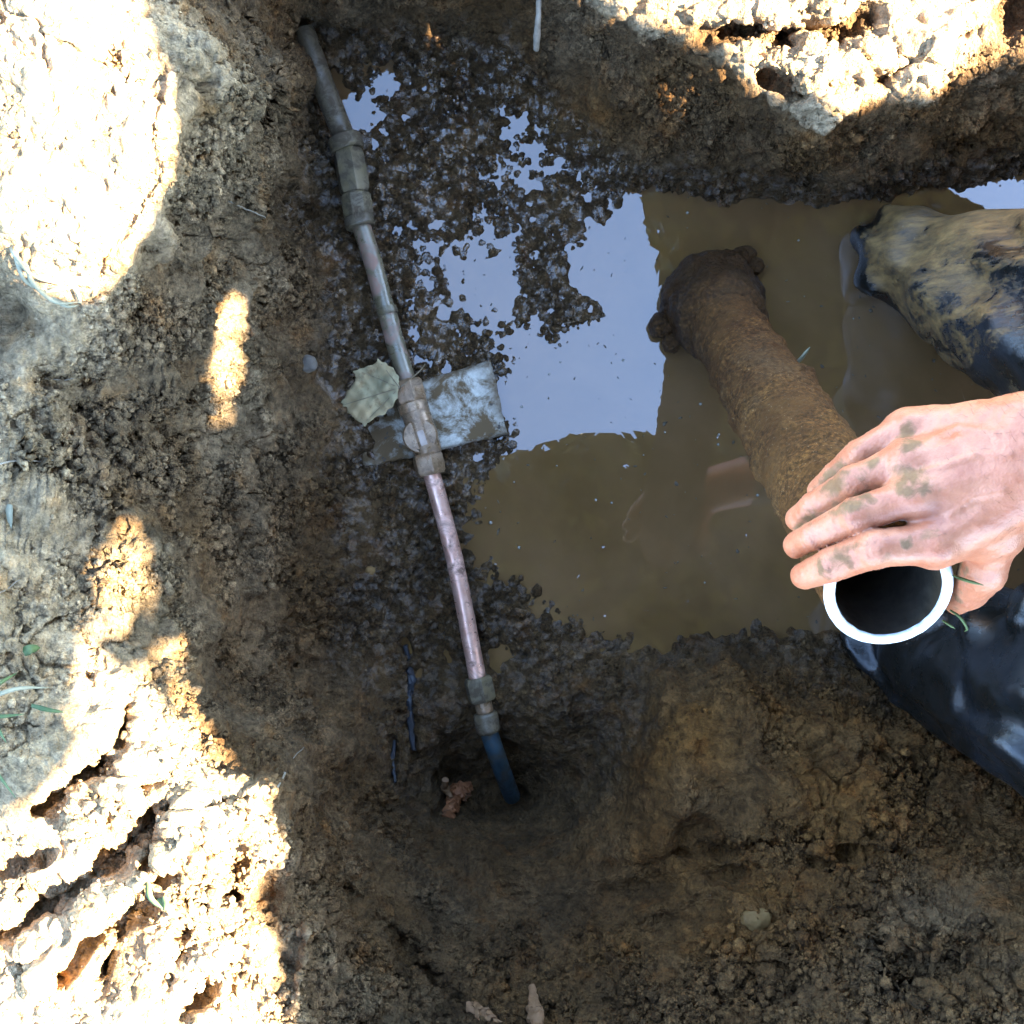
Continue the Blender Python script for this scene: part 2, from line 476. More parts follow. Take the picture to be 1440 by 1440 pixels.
# zone masks
floor_m = smooth(.10, .014, zz + .030 * fbm(fl, 22, 3, 77))                       # wet mud near the water
def blob(x, y, rx, ry, ang=0.0):
    c, s = math.cos(ang), math.sin(ang)
    a = (uu - x) * c + (vv - y) * s; b = -(uu - x) * s + (vv - y) * c
    return np.exp(-((a / rx) ** 2 + (b / ry) ** 2))
smear = np.clip(.55 * smooth(.1, .2, zz) * (vv < 190) * (uu > 760) + .5 * blob(90, 150, 170, 190) + blob(950, 1080, 90, 130) + blob(720, 1110, 190, 100) + blob(1060, 1100, 90, 60, .5) + blob(970, 1000, 60, 90) + blob(760, 1260, 160, 40) + blob(1000, 1250, 70, 40) + blob(1410, 1270, 70, 40)
                + blob(260, 50, 55, 50) + blob(800, 150, 110, 40, .9) + blob(730, 1060, 140, 70) + blob(780, 1150, 130, 60) + blob(60, 730, 80, 60)
                + blob(20, 470, 70, 80) + blob(900, 1310, 90, 30) + blob(120, 1360, 80, 90) + blob(450, 70, 40, 60), 0, 1)
crumb = np.clip(blob(330, 180, 110, 150) + blob(420, 370, 100, 60) + blob(250, 650, 200, 160) + blob(1240, 1130, 200, 120) + blob(600, 1400, 260, 90)
                + blob(1150, 120, 320, 110) + blob(1200, 1380, 260, 100) + blob(200, 1250, 240, 200) + blob(420, 250, 60, 60) + blob(620, 170, 80, 60), 0, 1)
n1 = fbm(fl, 9, 3, 1)
n2 = fbm(fl, 28, 3, 5)
d = 0.019 * n1 * (1 - floor_m * .85) + 0.010 * n2 * (1 - floor_m * .75)
w1, w2 = worley(fl + 0.010 * np.stack([n2, n1, -n2], -1), .034, 3)
mask1 = np.clip(0.5 + 1.7 * gnoise(fl, 11, 40), 0, 1)
d += (0.016 * (0.5 - w1 * w1) - 0.015 * np.exp(-(w2 - w1) / .06)) * mask1 * (1 - smear * .9) * (1 - floor_m * .8) * (0.35 + .65 * crumb)
P1 = P0 + grid_normals(P0) * (d * fade).reshape(nu, nv)[..., None]
fl1 = P1.reshape(-1, 3)
w1, w2 = worley(fl1 + 0.003 * np.stack([n2, n1, n2], -1), .0125, 9)
rimm = np.maximum(smooth(.41, .465, zz), smooth(.18, .2, zz) * (vv < 260) * (uu > 760))
patch = np.clip(.48 + 1.5 * fbm(fl1, 15, 2, 60), .0, 1)
mask2 = np.clip(patch, .06, 1) * (1 - smear * .85) * (1 - .55 * rimm)
clod = np.clip((w2 - w1) * 2.6, 0, 1) ** .6
d2 = (0.0120 * (0.35 - .8 * w1 * w1) + .0095 * (clod - .7)) * mask2 * (1 - .15 * floor_m) * (.6 + .4 * crumb)
d2 += 0.0022 * fbm(fl1, 95, 3, 21) * (1 - .55 * smear)
w3, w4 = worley(fl1, .0066, 15)
d2 += (0.0045 * (0.4 - w3 * w3) + .0020 * (np.clip((w4 - w3) * 2.5, 0, 1) - .7)) * np.clip(patch + .6 * gnoise(fl1, 48, 70), .05, 1) * (1 - smear * .8) * (1 - .55 * rimm)
d2 += 0.0075 * floor_m * np.clip(gnoise(fl1, 50, 81), -.8, .8) + .0045 * floor_m * (.4 - w1) + .004 * floor_m * gnoise(fl1, 18, 83)
c1_, c2_ = worley(fl1 + .012 * np.stack([gnoise(fl1, 25, 84), gnoise(fl1, 25, 85), gnoise(fl1, 25, 86)], -1), .055, 92)
d2 -= 0.016 * np.exp(-(c2_ - c1_) / .05) * np.clip(gnoise(fl1, 7, 95) * 2.2, 0, 1) * (1 - floor_m) * (1 - smear)
P2 = P1 + grid_normals(P1) * (d2 * fade).reshape(nu, nv)[..., None]
PF = P2.reshape(-1, 3)
# colours of the soils, with sun and shade painted in at some spots
nb = fbm(PF, 6, 4, 101)
gray = np.array([.128, .096, .070]); brown = np.array([.094, .058, .031]); orange = np.array([.155, .078, .027]); mud = np.array([.084, .055, .030])
def mixc(a, b, t): return a * (1 - t)[:, None] + b * t[:, None]
tone = np.repeat(gray[None], len(PF), 0)
tone = mixc(tone, np.repeat(brown[None], len(PF), 0), np.clip(.45 + .9 * nb + smooth(.35, .12, zz) * .4, 0, 1))
rgt = np.clip(blob(1150, 1200, 380, 330) * .95 + blob(950, 1000, 160, 160) * .6 + blob(800, 150, 120, 60, .9) * .6 + blob(1250, 180, 300, 80) * .3 , 0, 1)
tone = mixc(tone, np.repeat(orange[None], len(PF), 0), rgt * np.clip(.75 + .7 * gnoise(PF, 11, 110), 0, 1))
tone = mixc(tone, np.repeat(np.array([[.36, .30, .235]]), len(PF), 0), np.maximum(smooth(.40, .465, zz), smooth(.185, .2, zz) * (vv < 260) * (uu > 760)) * .8)
tone = mixc(tone, np.repeat(mud[None], len(PF), 0), floor_m * .9)
pale = np.clip(blob(330, 200, 90, 130) + blob(40, 480, 110, 120) * .8 + blob(60, 900, 120, 120) * .6 + blob(260, 560, 120, 120) * .3 + blob(330, 500, 45, 110) + blob(195, 810, 45, 75) + blob(245, 930, 30, 70), 0, 1)  # last three blobs paint the wall's sun patches lighter
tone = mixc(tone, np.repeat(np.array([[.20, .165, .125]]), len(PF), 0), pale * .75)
tone = tone * np.array([[1.11, .97, .73]])
wet = np.clip(floor_m * .85 + smooth(.16, .05, zz) * .25 + .95 * blob(730, 1130, 210, 110) + .8 * smooth(960, 1250, vv) * smooth(500, 640, uu) * smooth(.5, .3, zz) + .15 * gnoise(PF, 20, 120), 0, 1)  # hollow and bottom wall terms are painted shade, not water
film = np.clip(smooth(.25, .9, floor_m) * (1 - .92 * blob(740, 1150, 300, 150)) * (1 - .8 * blob(1000, 950, 160, 60)) * (.55 + .6 * blob(700, 250, 220, 200) + .3 * blob(620, 560, 160, 160)), 0, 1)
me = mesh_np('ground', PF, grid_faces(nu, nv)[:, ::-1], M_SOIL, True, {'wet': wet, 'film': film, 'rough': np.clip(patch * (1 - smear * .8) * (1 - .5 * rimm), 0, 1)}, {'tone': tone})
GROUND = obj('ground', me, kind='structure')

# height lookup for things that rest on the soil
_ui0 = np.searchsorted(us, 0); 
def soil(px, py):
    i = int(np.clip(np.searchsorted(us, px), 1, nu - 1)); j = int(np.clip(np.searchsorted(vs_, py), 1, nv - 1))
    return Vector(P2[i, j].tolist())

# ------------------------------------------------------------------ water in the hole
wx = np.linspace(-.30, 1.45, 80); wy = np.linspace(-.262, .66, 60)
a, b_ = np.meshgrid(wx, wy, indexing='ij')
me = mesh_np('water', np.stack([a.ravel(), b_.ravel(), np.zeros(a.size)], -1), grid_faces(80, 60), M_WATER)
obj('water', me, kind='structure')
#@@NEXT@@
# ------------------------------------------------------------------ solid shapes from distance fields
def round_cone(P, a, b, r1, r2):
    ba = b - a
    l2 = float(ba @ ba); rr = r1 - r2; a2 = l2 - rr * rr; il2 = 1.0 / l2
    pa = P - a
    y = pa @ ba
    z = y - l2
    x2 = ((pa * l2 - y[:, None] * ba) ** 2).sum(-1)
    y2 = y * y * l2; z2 = z * z * l2
    k = np.sign(rr) * rr * rr * x2
    o = (np.sqrt(x2 * a2 * il2) + y * rr) * il2 - r1
    c1 = np.sign(z) * a2 * z2 > k
    c2 = np.sign(y) * a2 * y2 < k
    o = np.where(c2, np.sqrt(x2 + y2) * il2 - r1, o)
    o = np.where(c1, np.sqrt(x2 + z2) * il2 - r2, o)
    return o

def smin(a, b, k):
    h = np.clip(k - np.abs(a - b), 0, None) / k
    return np.minimum(a, b) - h * h * h * k / 6

def surface_net(field, lo, hi, cell):
    lo = np.asarray(lo, float); hi = np.asarray(hi, float)
    n = np.ceil((hi - lo) / cell).astype(int) + 1
    ax = [lo[k] + cell * np.arange(n[k]) for k in range(3)]
    G = np.stack(np.meshgrid(*ax, indexing='ij'), -1).reshape(-1, 3).astype(np.float32)
    st = 4                       # coarse pass first, fine samples only near the surface
    gi = [np.minimum(np.arange(0, m + st, st), m - 1) for m in n]
    GC = np.stack(np.meshgrid(*[ax[k][gi[k]] for k in range(3)], indexing='ij'), -1).reshape(-1, 3)
    FC = field(GC).reshape([len(g) for g in gi])
    ci = [np.clip((np.arange(m) + st // 2) // st, 0, len(gi[k]) - 1) for k, m in enumerate(n)]
    F = FC[np.ix_(*ci)].ravel().astype(np.float32)
    fine = np.where(np.abs(F) < cell * st * 2.2 + .012 * (cell > .004))[0]
    for k in range(0, len(fine), 400000):
        F[fine[k:k + 400000]] = field(G[fine[k:k + 400000]])
    F = F.reshape(n)
    neg = F < 0
    cs = np.zeros(n - 1, int)
    acc = np.zeros((*(n - 1), 3), np.float32); cnt = np.zeros(n - 1, np.float32)
    sl = lambda d, m: slice(d, m - 1 + d)
    for axis in range(3):
        o1, o2 = [k for k in range(3) if k != axis]
        s0 = [slice(None)] * 3; s1 = [slice(None)] * 3
        s0[axis] = slice(0, -1); s1[axis] = slice(1, None)
        A = F[tuple(s0)]; B = F[tuple(s1)]
        cross = (A < 0) != (B < 0)
        t = np.where(cross, A / np.where(cross, A - B, 1), 0)
        for d1 in (0, 1):
            for d2 in (0, 1):
                q = [None] * 3
                q[axis] = slice(None); q[o1] = sl(d1, n[o1]); q[o2] = sl(d2, n[o2])
                c = cross[tuple(q)]; tt = t[tuple(q)]
                acc[..., axis] += np.where(c, tt, 0)
                acc[..., o1] += np.where(c, d1, 0)
                acc[..., o2] += np.where(c, d2, 0)
                cnt += c
    act = cnt > 0
    idx = -np.ones(n - 1, int)
    idx[act] = np.arange(act.sum())
    ijk = np.argwhere(act)
    verts = lo + cell * (ijk + acc[act] / cnt[act][:, None])
    faces = []
    for axis in range(3):
        o1, o2 = (axis + 1) % 3, (axis + 2) % 3
        q0 = [slice(1, -1)] * 3; q1 = [slice(1, -1)] * 3
        q0[axis] = slice(0, -1); q1[axis] = slice(1, None)
        A = neg[tuple(q0)]; B = neg[tuple(q1)]
        e = np.argwhere(A != B)
        if not len(e): continue
        sgn = A[tuple(e.T)]
        base = e.copy()
        for k in (o1, o2): base[:, k] += 1
        def at(d1, d2):
            c = base.copy(); c[:, o1] -= d1; c[:, o2] -= d2
            return idx[c[:, 0], c[:, 1], c[:, 2]]
        f = np.stack([at(0, 0), at(1, 0), at(1, 1), at(0, 1)], -1)
        f[~sgn] = f[~sgn][:, ::-1]
        faces.append(f)
    return verts, np.concatenate(faces)

def to_px(Vt):
    d = CAM_H - Vt[:, 2]
    return 720 + Vt[:, 0] / d * FPX, 720 - Vt[:, 1] / d * FPX

def vnormals(Vt, F):
    n = np.zeros_like(Vt)
    fn = np.cross(Vt[F[:, 2]] - Vt[F[:, 0]], Vt[F[:, -1]] - Vt[F[:, 1]]) if F.shape[1] == 4 else np.cross(Vt[F[:, 1]] - Vt[F[:, 0]], Vt[F[:, 2]] - Vt[F[:, 0]])
    for k in range(F.shape[1]): np.add.at(n, F[:, k], fn)
    return n / (np.linalg.norm(n, axis=1, keepdims=True) + 1e-12)

def frame_of(d):
    d = d / np.linalg.norm(d)
    h = np.array([0, 0, 1.0]) if abs(d[2]) < .9 else np.array([1.0, 0, 0])
    u = np.cross(h, d); u /= np.linalg.norm(u)
    return d, u, np.cross(d, u)

def sweep(pts, radii, nseg=24, cap=True, poly=None, noise_amp=0.0, nfreq=120, seed=0, phase=0.0):
    """tube along pts with a radius per point; poly = number of flats (hexagon) for nuts"""
    pts = np.asarray(pts, float); n = len(pts)
    tang = np.gradient(pts, axis=0)
    d0, u, w = frame_of(tang[0])
    rings = []
    ang = np.linspace(0, 2 * np.pi, nseg, endpoint=False) + phase
    prof = np.ones(nseg)
    if poly:
        st = 2 * np.pi / poly
        prof = math.cos(st / 2) / np.cos((ang - phase) % st - st / 2)
        prof = np.minimum(prof, .985)
        prof /= prof.max()
    for k in range(n):
        dk = tang[k] / np.linalg.norm(tang[k])
        u = u - (u @ dk) * dk; u /= np.linalg.norm(u); w = np.cross(dk, u)
        rings.append(pts[k] + radii[k] * prof[:, None] * (np.cos(ang)[:, None] * u + np.sin(ang)[:, None] * w))
    Vt = np.concatenate(rings)
    if noise_amp:
        cen = np.repeat(pts, nseg, 0)
        rad = Vt - cen; rad /= np.linalg.norm(rad, axis=1, keepdims=True) + 1e-9
        Vt = Vt + rad * (noise_amp * fbm(Vt, nfreq, 3, seed))[:, None]
    F = grid_faces(n, nseg, True)
    if cap:
        Vt = np.concatenate([Vt, [pts[0]], [pts[-1]]])
        a, b = n * nseg, n * nseg + 1
        j = np.arange(nseg); j2 = (j + 1) % nseg
        F = np.concatenate([F, np.stack([j, j2, np.full(nseg, a), np.full(nseg, a)], -1)[:, [0, 1, 2, 2]],
                            np.stack([(n - 1) * nseg + j2, (n - 1) * nseg + j, np.full(nseg, b), np.full(nseg, b)], -1)])
    return Vt, F[:, ::-1]

def mesh_py(name, Vt, F, mat, smooth_sh=True, **k):
    """like mesh_np for face arrays with repeated last corners (triangles)"""
    F = np.asarray(F)
    me = bpy.data.meshes.new(name)
    fl_ = []
    for f in F.tolist():
        g = []
        for i in f:
            if i not in g: g.append(i)
        fl_.append(g)
    me.from_pydata(np.asarray(Vt, float).tolist(), [], fl_)
    me.polygons.foreach_set('use_smooth', np.full(len(me.polygons), bool(smooth_sh)))
    for an, av in (k.get('attrs') or {}).items():
        a = me.attributes.new(an, 'FLOAT', 'POINT'); a.data.foreach_set('value', np.asarray(av, np.float32))
    me.materials.append(mat)
    me.update()
    return me

def sharp(me, deg=35):
    bm = bmesh.new(); bm.from_mesh(me)
    bmesh.ops.recalc_face_normals(bm, faces=bm.faces)
    for e in bm.edges:
        if len(e.link_faces) == 2 and e.calc_face_angle(0) > math.radians(deg): e.smooth = False
    bm.to_mesh(me); bm.free()
    return me

def lerp_path(pts, n):
    """resample a polyline through pts with n points, smoothed (Catmull-Rom)"""
    pts = np.asarray(pts, float)
    if len(pts) == 2:
        t = np.linspace(0, 1, n)[:, None]
        return pts[0] * (1 - t) + pts[1] * t
    P = np.concatenate([[2 * pts[0] - pts[1]], pts, [2 * pts[-1] - pts[-2]]])
    m = len(pts) - 1
    out = []
    for s in np.linspace(0, m - 1e-9, n):
        k = int(s); t = s - k
        a, b, c, d = P[k], P[k + 1], P[k + 2], P[k + 3]
        out.append(.5 * ((2 * b) + (c - a) * t + (2 * a - 5 * b + 4 * c - d) * t * t + (3 * b - a - 3 * c + d) * t ** 3))
    return np.array(out)

# ------------------------------------------------------------------ unseen leaf crown added to block the sun and reflected sky
LIT = [  # sunlit patches, photo outline of where sun reaches the ground, with their heights
    (.49, [(-420, -700), (200, -700), (212, 0), (218, 85), (254, 150), (252, 215), (238, 310), (192, 375), (134, 430), (60, 375), (-10, 315), (-420, 75)]),
    (.27, [(284, 385), (358, 382), (364, 495), (384, 545), (382, 612), (306, 575), (290, 500)]),
    (.42, [(150, 728), (240, 742), (230, 826), (190, 886), (148, 872)]),
    (.37, [(226, 846), (270, 895), (270, 945), (245, 990), (214, 1010), (210, 925)]),
    (.47, [(175, 870), (195, 900), (192, 960), (225, 985), (246, 970), (246, 1060), (330, 1060), (400, 1070), (420, 1180), (412, 1270), (448, 1280), (442, 1500), (420, 1750), (-420, 1750), (-420, 1400), (-300, 1330), (0, 1112), (70, 1040), (110, 960)]),
    (.20, [(775, -700), (790, -50), (815, -12), (860, 4), (900, 14), (1000, 42), (1060, 100), (1160, 164), (1250, 134), (1440, 78), (1800, -40), (1900, -100), (1900, -700)]),
]
def in_poly(x, y, poly):
    c = np.zeros(x.shape, bool)
    j = len(poly) - 1
    for i in range(len(poly)):
        xi, yi = poly[i]; xj, yj = poly[j]
        if yi != yj:
            c ^= ((yi > y) != (yj > y)) & (x < (xj - xi) * (y - yi) / (yj - yi) + xi)
        j = i
    return c
def sunlit(Pt, jx, jy):
    lit = np.zeros(len(Pt), bool)
    for z0, poly in LIT:
        t = (Pt[:, 2] - z0) / SUN[2]
        g = (Pt - t[:, None] * SUN)
        dd = CAM_H - z0
        x = 720 + g[:, 0] / dd * FPX; y = 720 - g[:, 1] / dd * FPX
        lit |= in_poly(x + jx, y + jy, poly)
    return lit
DARK = [[(690, 642), (760, 622), (800, 608), (900, 605), (960, 590), (1012, 594), (1010, 585), (955, 525), (935, 480), (925, 400), (912, 350), (898, 290), (900, 200), (930, 60), (1010, -40), (1130, 40), (1230, 200), (1330, 262), (1440, 318), (1800, 480), (1800, 1500), (420, 1500), (470, 1000), (560, 720)]]  # leaves kept inside this outline darken the water's reflection
GAP = [[(1268, 452), (1262, 500), (1256, 525), (1290, 545), (1345, 545), (1330, 470)]]
def dark_reflect(Pt):
    h = CAM_H + Pt[:, 2]
    x = 720 + Pt[:, 0] / h * FPX; y = 720 - Pt[:, 1] / h * FPX
    d = np.zeros(len(Pt), bool)
    for p in DARK: d |= in_poly(x, y, p)
    for p in GAP: d &= ~in_poly(x, y, p)
    sky = in_poly(x, y, [(480, 760), (480, 20), (1420, 120), (1520, 330), (1400, 560), (1200, 700), (900, 760)]) & ~d
    return d, sky
def crown_points(n):
    Pt = np.stack([RNG.uniform(-.9, 3.6, n), RNG.uniform(-1.9, 1.9, n), RNG.uniform(0, 1, n)], -1)
    c = ((Pt[:, 0] - 1.55) / 2.15) ** 2 + ((Pt[:, 1] - .1) / 1.75) ** 2
    Pt[:, 2] = 2.05 + .18 * gnoise(Pt * [1, 1, 0], 1.7, 300) + Pt[:, 2] * (.25 + .55 * np.clip(1 - c, 0, 1))
    up = RNG.random(n) < .42
    Pt[up, 2] = RNG.uniform(2.75, 3.6, up.sum()); Pt[up, 0] = RNG.uniform(1.5, 4.3, up.sum()); Pt[up, 1] = RNG.uniform(-1.7, 1.7, up.sum())
    keep = up | (c < 1.0 + .15 * gnoise(Pt, 3, 301))
    Pt = Pt[keep]
    dk, sk = dark_reflect(Pt)
    # shaded ground the crown must cover, as seen from the sun
    t = (Pt[:, 2] - .3) / SUN[2]
    g = Pt - t[:, None] * SUN
    need = (g[:, 0] > -.75) & (g[:, 0] < 1.3) & (g[:, 1] > -.8) & (g[:, 1] < .85)
    return Pt[dk | need | (RNG.random(len(Pt)) < .25)]
LEAFP = crown_points(150000)
nl = len(LEAFP)
ls = RNG.uniform(.026, .055, nl)
nrm = RNG.normal(size=(nl, 3)) * [.55, .55, .35] + [0.25, .1, .9]
nrm /= np.linalg.norm(nrm, axis=1, keepdims=True)
tg = np.cross(nrm, RNG.normal(size=(nl, 3))); tg /= np.linalg.norm(tg, axis=1, keepdims=True)
bt = np.cross(nrm, tg)
s_ = ls[:, None]
quad = np.stack([LEAFP - tg * s_, LEAFP + bt * s_ * .55 - nrm * s_ * .12, LEAFP + tg * s_ * 1.1, LEAFP - bt * s_ * .55 - nrm * s_ * .12], 1)
# leaves cut away so the sun patches and sky reflection stay open
q5 = np.concatenate([quad, quad.mean(1, keepdims=True), (quad[:, :2] + quad[:, 2:]) / 2 * .5 + quad[:, :2] * .5], 1)
bare = np.zeros(nl, bool)
gc = LEAFP - ((LEAFP[:, 2] - .4) / SUN[2])[:, None] * SUN
jx = 13 * gnoise(gc, 16, 900) + 7 * gnoise(gc, 45, 901); jy = 13 * gnoise(gc, 16, 902) + 7 * gnoise(gc, 45, 903)
for k in range(q5.shape[1]):
    bare |= sunlit(q5[:, k], jx, jy) | (dark_reflect(q5[:, k])[1] )
quad = quad[~bare]; nl = len(quad)
M_LEAF = simple_mat('green_leaf', (.018, .034, .010), (.034, .055, .016), 9, (.4, .6), bump=.1)
M_BARK = simple_mat('bark', (.10, .075, .055), (.18, .14, .10), 22, (.8, .95), bump=.9, bdist=.01)
added_shade_tree = empty('added_shade_tree', (3.0, .55, .5), 'added leaf crown out of view, shaped to shade the hole and its water', 'added_shade_tree')
me = mesh_np('crown', quad.reshape(-1, 3), np.arange(nl * 4).reshape(-1, 4), M_LEAF, False)
obj('crown', me, added_shade_tree)
Vt, F = sweep(lerp_path([(3.0, .55, .35), (2.98, .58, 1.1), (2.88, .70, 1.75), (2.6, .83, 2.25)], 30), np.linspace(.15, .07, 30), 20, True, None, .012, 14, 5)
obj('trunk', mesh_py('trunk', Vt, F, M_BARK), added_shade_tree)
for k, br in enumerate([[(2.62, .82, 2.22), (2.0, .86, 2.32), (1.5, .72, 2.35), (1.0, .45, 2.3), (.55, .0, 2.25)],
                        [(2.7, .78, 2.1), (2.6, .4, 2.35), (2.2, -.1, 2.5), (1.6, -.30, 2.45), (.8, -.4, 2.35)],
                        [(2.65, .8, 2.2), (2.9, 1.2, 2.5), (3.1, 1.7, 2.7)], [(1.5, .72, 2.35), (1.2, .8, 2.4), (.9, .9, 2.4)]]):
    q = lerp_path(br, 26)
    Vt, F = sweep(q, np.linspace(.06, .012, 26), 12, True, None, .004, 20, 8 + k)
    obj('limb', mesh_py('limb', Vt, F, M_BARK), added_shade_tree)

# ------------------------------------------------------------------ old water pipe line lying in the mud
M_GALV = simple_mat('muddy_galvanised_pipe', (.060, .044, .024), (.105, .080, .048), 45, (.22, .45), .1, .4, .0008, dirt=(.048, .032, .016, 1), dirt_lo=.46, dirt_hi=.58, spec=.4)
M_BRASS = simple_mat('muddy_brass', (.15, .085, .042), (.25, .155, .085), 60, (.2, .38), .4, .4, .0007, dirt=(.075, .044, .021, 1), dirt_lo=.52, dirt_hi=.66, spec=.6)
M_OLDBRASS = simple_mat('dull_brass', (.070, .052, .026), (.125, .095, .050), 50, (.25, .45), .1, .4, .0008, dirt=(.048, .032, .016, 1), dirt_lo=.46, dirt_hi=.58, spec=.4)
M_COPPER = simple_mat('wet_copper', (.62, .33, .24), (.74, .46, .35), 70, (.24, .40), .75, .25, .0005, dirt=(.12, .055, .032, 1), dirt_lo=.52, dirt_hi=.64, spec=.7, dscale=26)
M_BLUE = simple_mat('blue_plastic', (.008, .021, .030), (.015, .036, .046), 40, (.4, .6), 0, .3, .0006, dirt=(.035, .03, .02, 1), dirt_lo=.47, dirt_hi=.62)
M_PATINA = simple_mat('mottled_pipe', (.085, .070, .038), (.14, .105, .06), 50, (.2, .4), .12, .3, .0007, dirt=(.19, .10, .065, 1), dirt_lo=.50, dirt_hi=.60, spec=.7, dscale=30)

line = empty('service_pipe', U(600, 620, .0), 'old service pipe of galvanised steel, brass valve, copper tube and blue end lying in mud', 'pipe')
def tube(name, pts, radii, mat, nseg=28, n=30, parent=line, poly=None, amp=.0004, freq=90, sh=True, phase=0.0, seed=1):
    P_ = lerp_path([U(*p) for p in pts], n)
    R_ = np.interp(np.linspace(0, 1, n), np.linspace(0, 1, len(radii)), radii)
    Vt, F = sweep(P_, R_, nseg, True, poly, amp, freq, seed, phase)
    me = mesh_py(name, Vt, F, mat)
    sharp(me, 30)
    return obj(name, me, parent)
def nut(name, p0, p1, r, mat, parent=line, poly=6, phase=.26, seed=2):
    a, b = U(*p0), U(*p1)
    ts = [0, .0, .10, .16, .84, .90, 1, 1]
    rs = [r * .6, r * .86, r * .97, r, r, r * .97, r * .86, r * .6]
    P_ = np.array([a + (b - a) * (t + 1e-4 * k) for k, t in enumerate(ts)])
    Vt, F = sweep(P_, rs, 48, True, poly, .0003, 130, seed, phase)
    me = mesh_py(name, Vt, F, mat)
    sharp(me, 24)
    return obj(name, me, parent)
tube('steel_pipe', [(427, 44, .044), (434, 62, .044), (455, 120, .042), (487, 203, .040)], [.0140, .0142, .0142], M_GALV)
c1 = nut('coupling_collar', (483, 192, .039), (490, 212, .039), .0222, M_OLDBRASS, poly=None)
nut('bolt_boss', (466, 200, .045), (472, 206, .049), .0055, M_OLDBRASS, c1)
nut('coupling_nut', (489, 212, .039), (500, 272, .039), .0208, M_OLDBRASS)
nut('coupling_body', (500, 273, .039), (505, 306, .039), .0205, M_OLDBRASS, poly=8)
nut('mud_collar', (504, 304, .038), (508, 320, .038), .0195, M_GALV, poly=None)
tube('joint_pipe', [(508, 318, .038), (525, 370, .038), (541, 430, .038), (544, 438, .038)], [.0120, .0122], M_PATINA, seed=4)
tube('solder_ring', [(543, 433, .038), (546, 443, .038)], [.0136, .0136], M_OLDBRASS, n=6)
tube('joint_pipe', [(545, 442, .038), (558, 490, .040), (574, 542, .043)], [.0122, .0120], M_PATINA, seed=6)
valve = nut('valve_body', (580, 566, .044), (604, 640, .045), .0185, M_BRASS, poly=None)
nut('valve_nut', (571, 535, .044), (580, 568, .044), .0205, M_BRASS)
nut('valve_ring', (579, 565, .044), (584, 582, .044), .0195, M_BRASS, poly=None)
nut('valve_nut', (600, 638, .045), (607, 668, .045), .0205, M_BRASS)
# raised round cap with a rectangular slot head on the valve
cap_c = U(591, 613, .056)
def disc_lathe(name, c, prof, mat, parent, nseg=40, axis=(0, 0, 1), poly=None):
    P_ = np.array([np.asarray(c) + np.asarray(axis, float) * (h + 1e-5 * k) for k, (r, h) in enumerate(prof)])
    Vt, F = sweep(P_, [r for r, h in prof], nseg, True, poly, .0002, 150, 3)
    me = mesh_py(name, Vt, F, mat); sharp(me, 30)
    return obj(name, me, parent)
cap = disc_lathe('valve_cap', cap_c, [(.019, -.012), (.0225, -.008), (.0225, .002), (.0205, .0045), (.0175, .005), (.0160, .002), (.0155, .0)], M_BRASS, valve)
def box_mesh(name, c, ex, ey, ez, h, mat, bev=.0008, seg=2):
    bm = bmesh.new()
    bmesh.ops.create_cube(bm, size=1)
    for v in bm.verts:
        q = Vector(c) + Vector(ex) * (v.co.x * h[0]) + Vector(ey) * (v.co.y * h[1]) + Vector(ez) * (v.co.z * h[2])
        v.co = q
    bmesh.ops.bevel(bm, geom=bm.edges[:], offset=bev, segments=seg, affect='EDGES')
    bmesh.ops.recalc_face_normals(bm, faces=bm.faces)
    me = bpy.data.meshes.new(name); bm.to_mesh(me); bm.free()
    me.materials.append(mat)
    return me
dv_ = (U(604, 640, .05) - U(580, 566, .05)); dv_ /= np.linalg.norm(dv_); dn_ = np.array([-dv_[1], dv_[0], 0])
M_WEAR = simple_mat('bright_worn_brass', (.22, .16, .12), (.30, .23, .18), 60, (.25, .4), .5, .2, .0005, dirt=(.16, .10, .065, 1), dirt_lo=.55, dirt_hi=.66)
obj('slot_head', box_mesh('slot_head', cap_c + dn_ * .002 + dv_ * .004 + [0, 0, .003], dv_, dn_, (0, 0, 1), (.020, .0085, .010), M_WEAR), valve)
obj('slot_wall', box_mesh('slot_wall', cap_c + dn_ * .0105 + [0, 0, .003], dv_, dn_, (0, 0, 1), (.026, .003, .008), M_BRASS), valve)
obj('slot_wall', box_mesh('slot_wall', cap_c - dn_ * .0095 + [0, 0, .003], dv_, dn_, (0, 0, 1), (.026, .003, .008), M_BRASS), valve)
tube('copper_tube', [(606, 662, .044), (622, 720, .042), (640, 790, .039), (655, 865, .036), (673, 962, .032)], [.0112, .0112], M_COPPER, n=60)
cn = nut('compression_nut', (671, 952, .032), (679, 986, .031), .0190, M_OLDBRASS)
nut('neck', (678, 984, .031), (683, 1004, .030), .0112, M_BRASS, poly=None)
nut('compression_nut', (682, 1002, .030), (688, 1030, .029), .0160, M_GALV, poly=None)
tube('blue_pipe', [(687, 1028, .029), (697, 1058, .018), (707, 1086, -.010), (720, 1120, -.062)], [.0118, .0115], M_BLUE, seed=9)

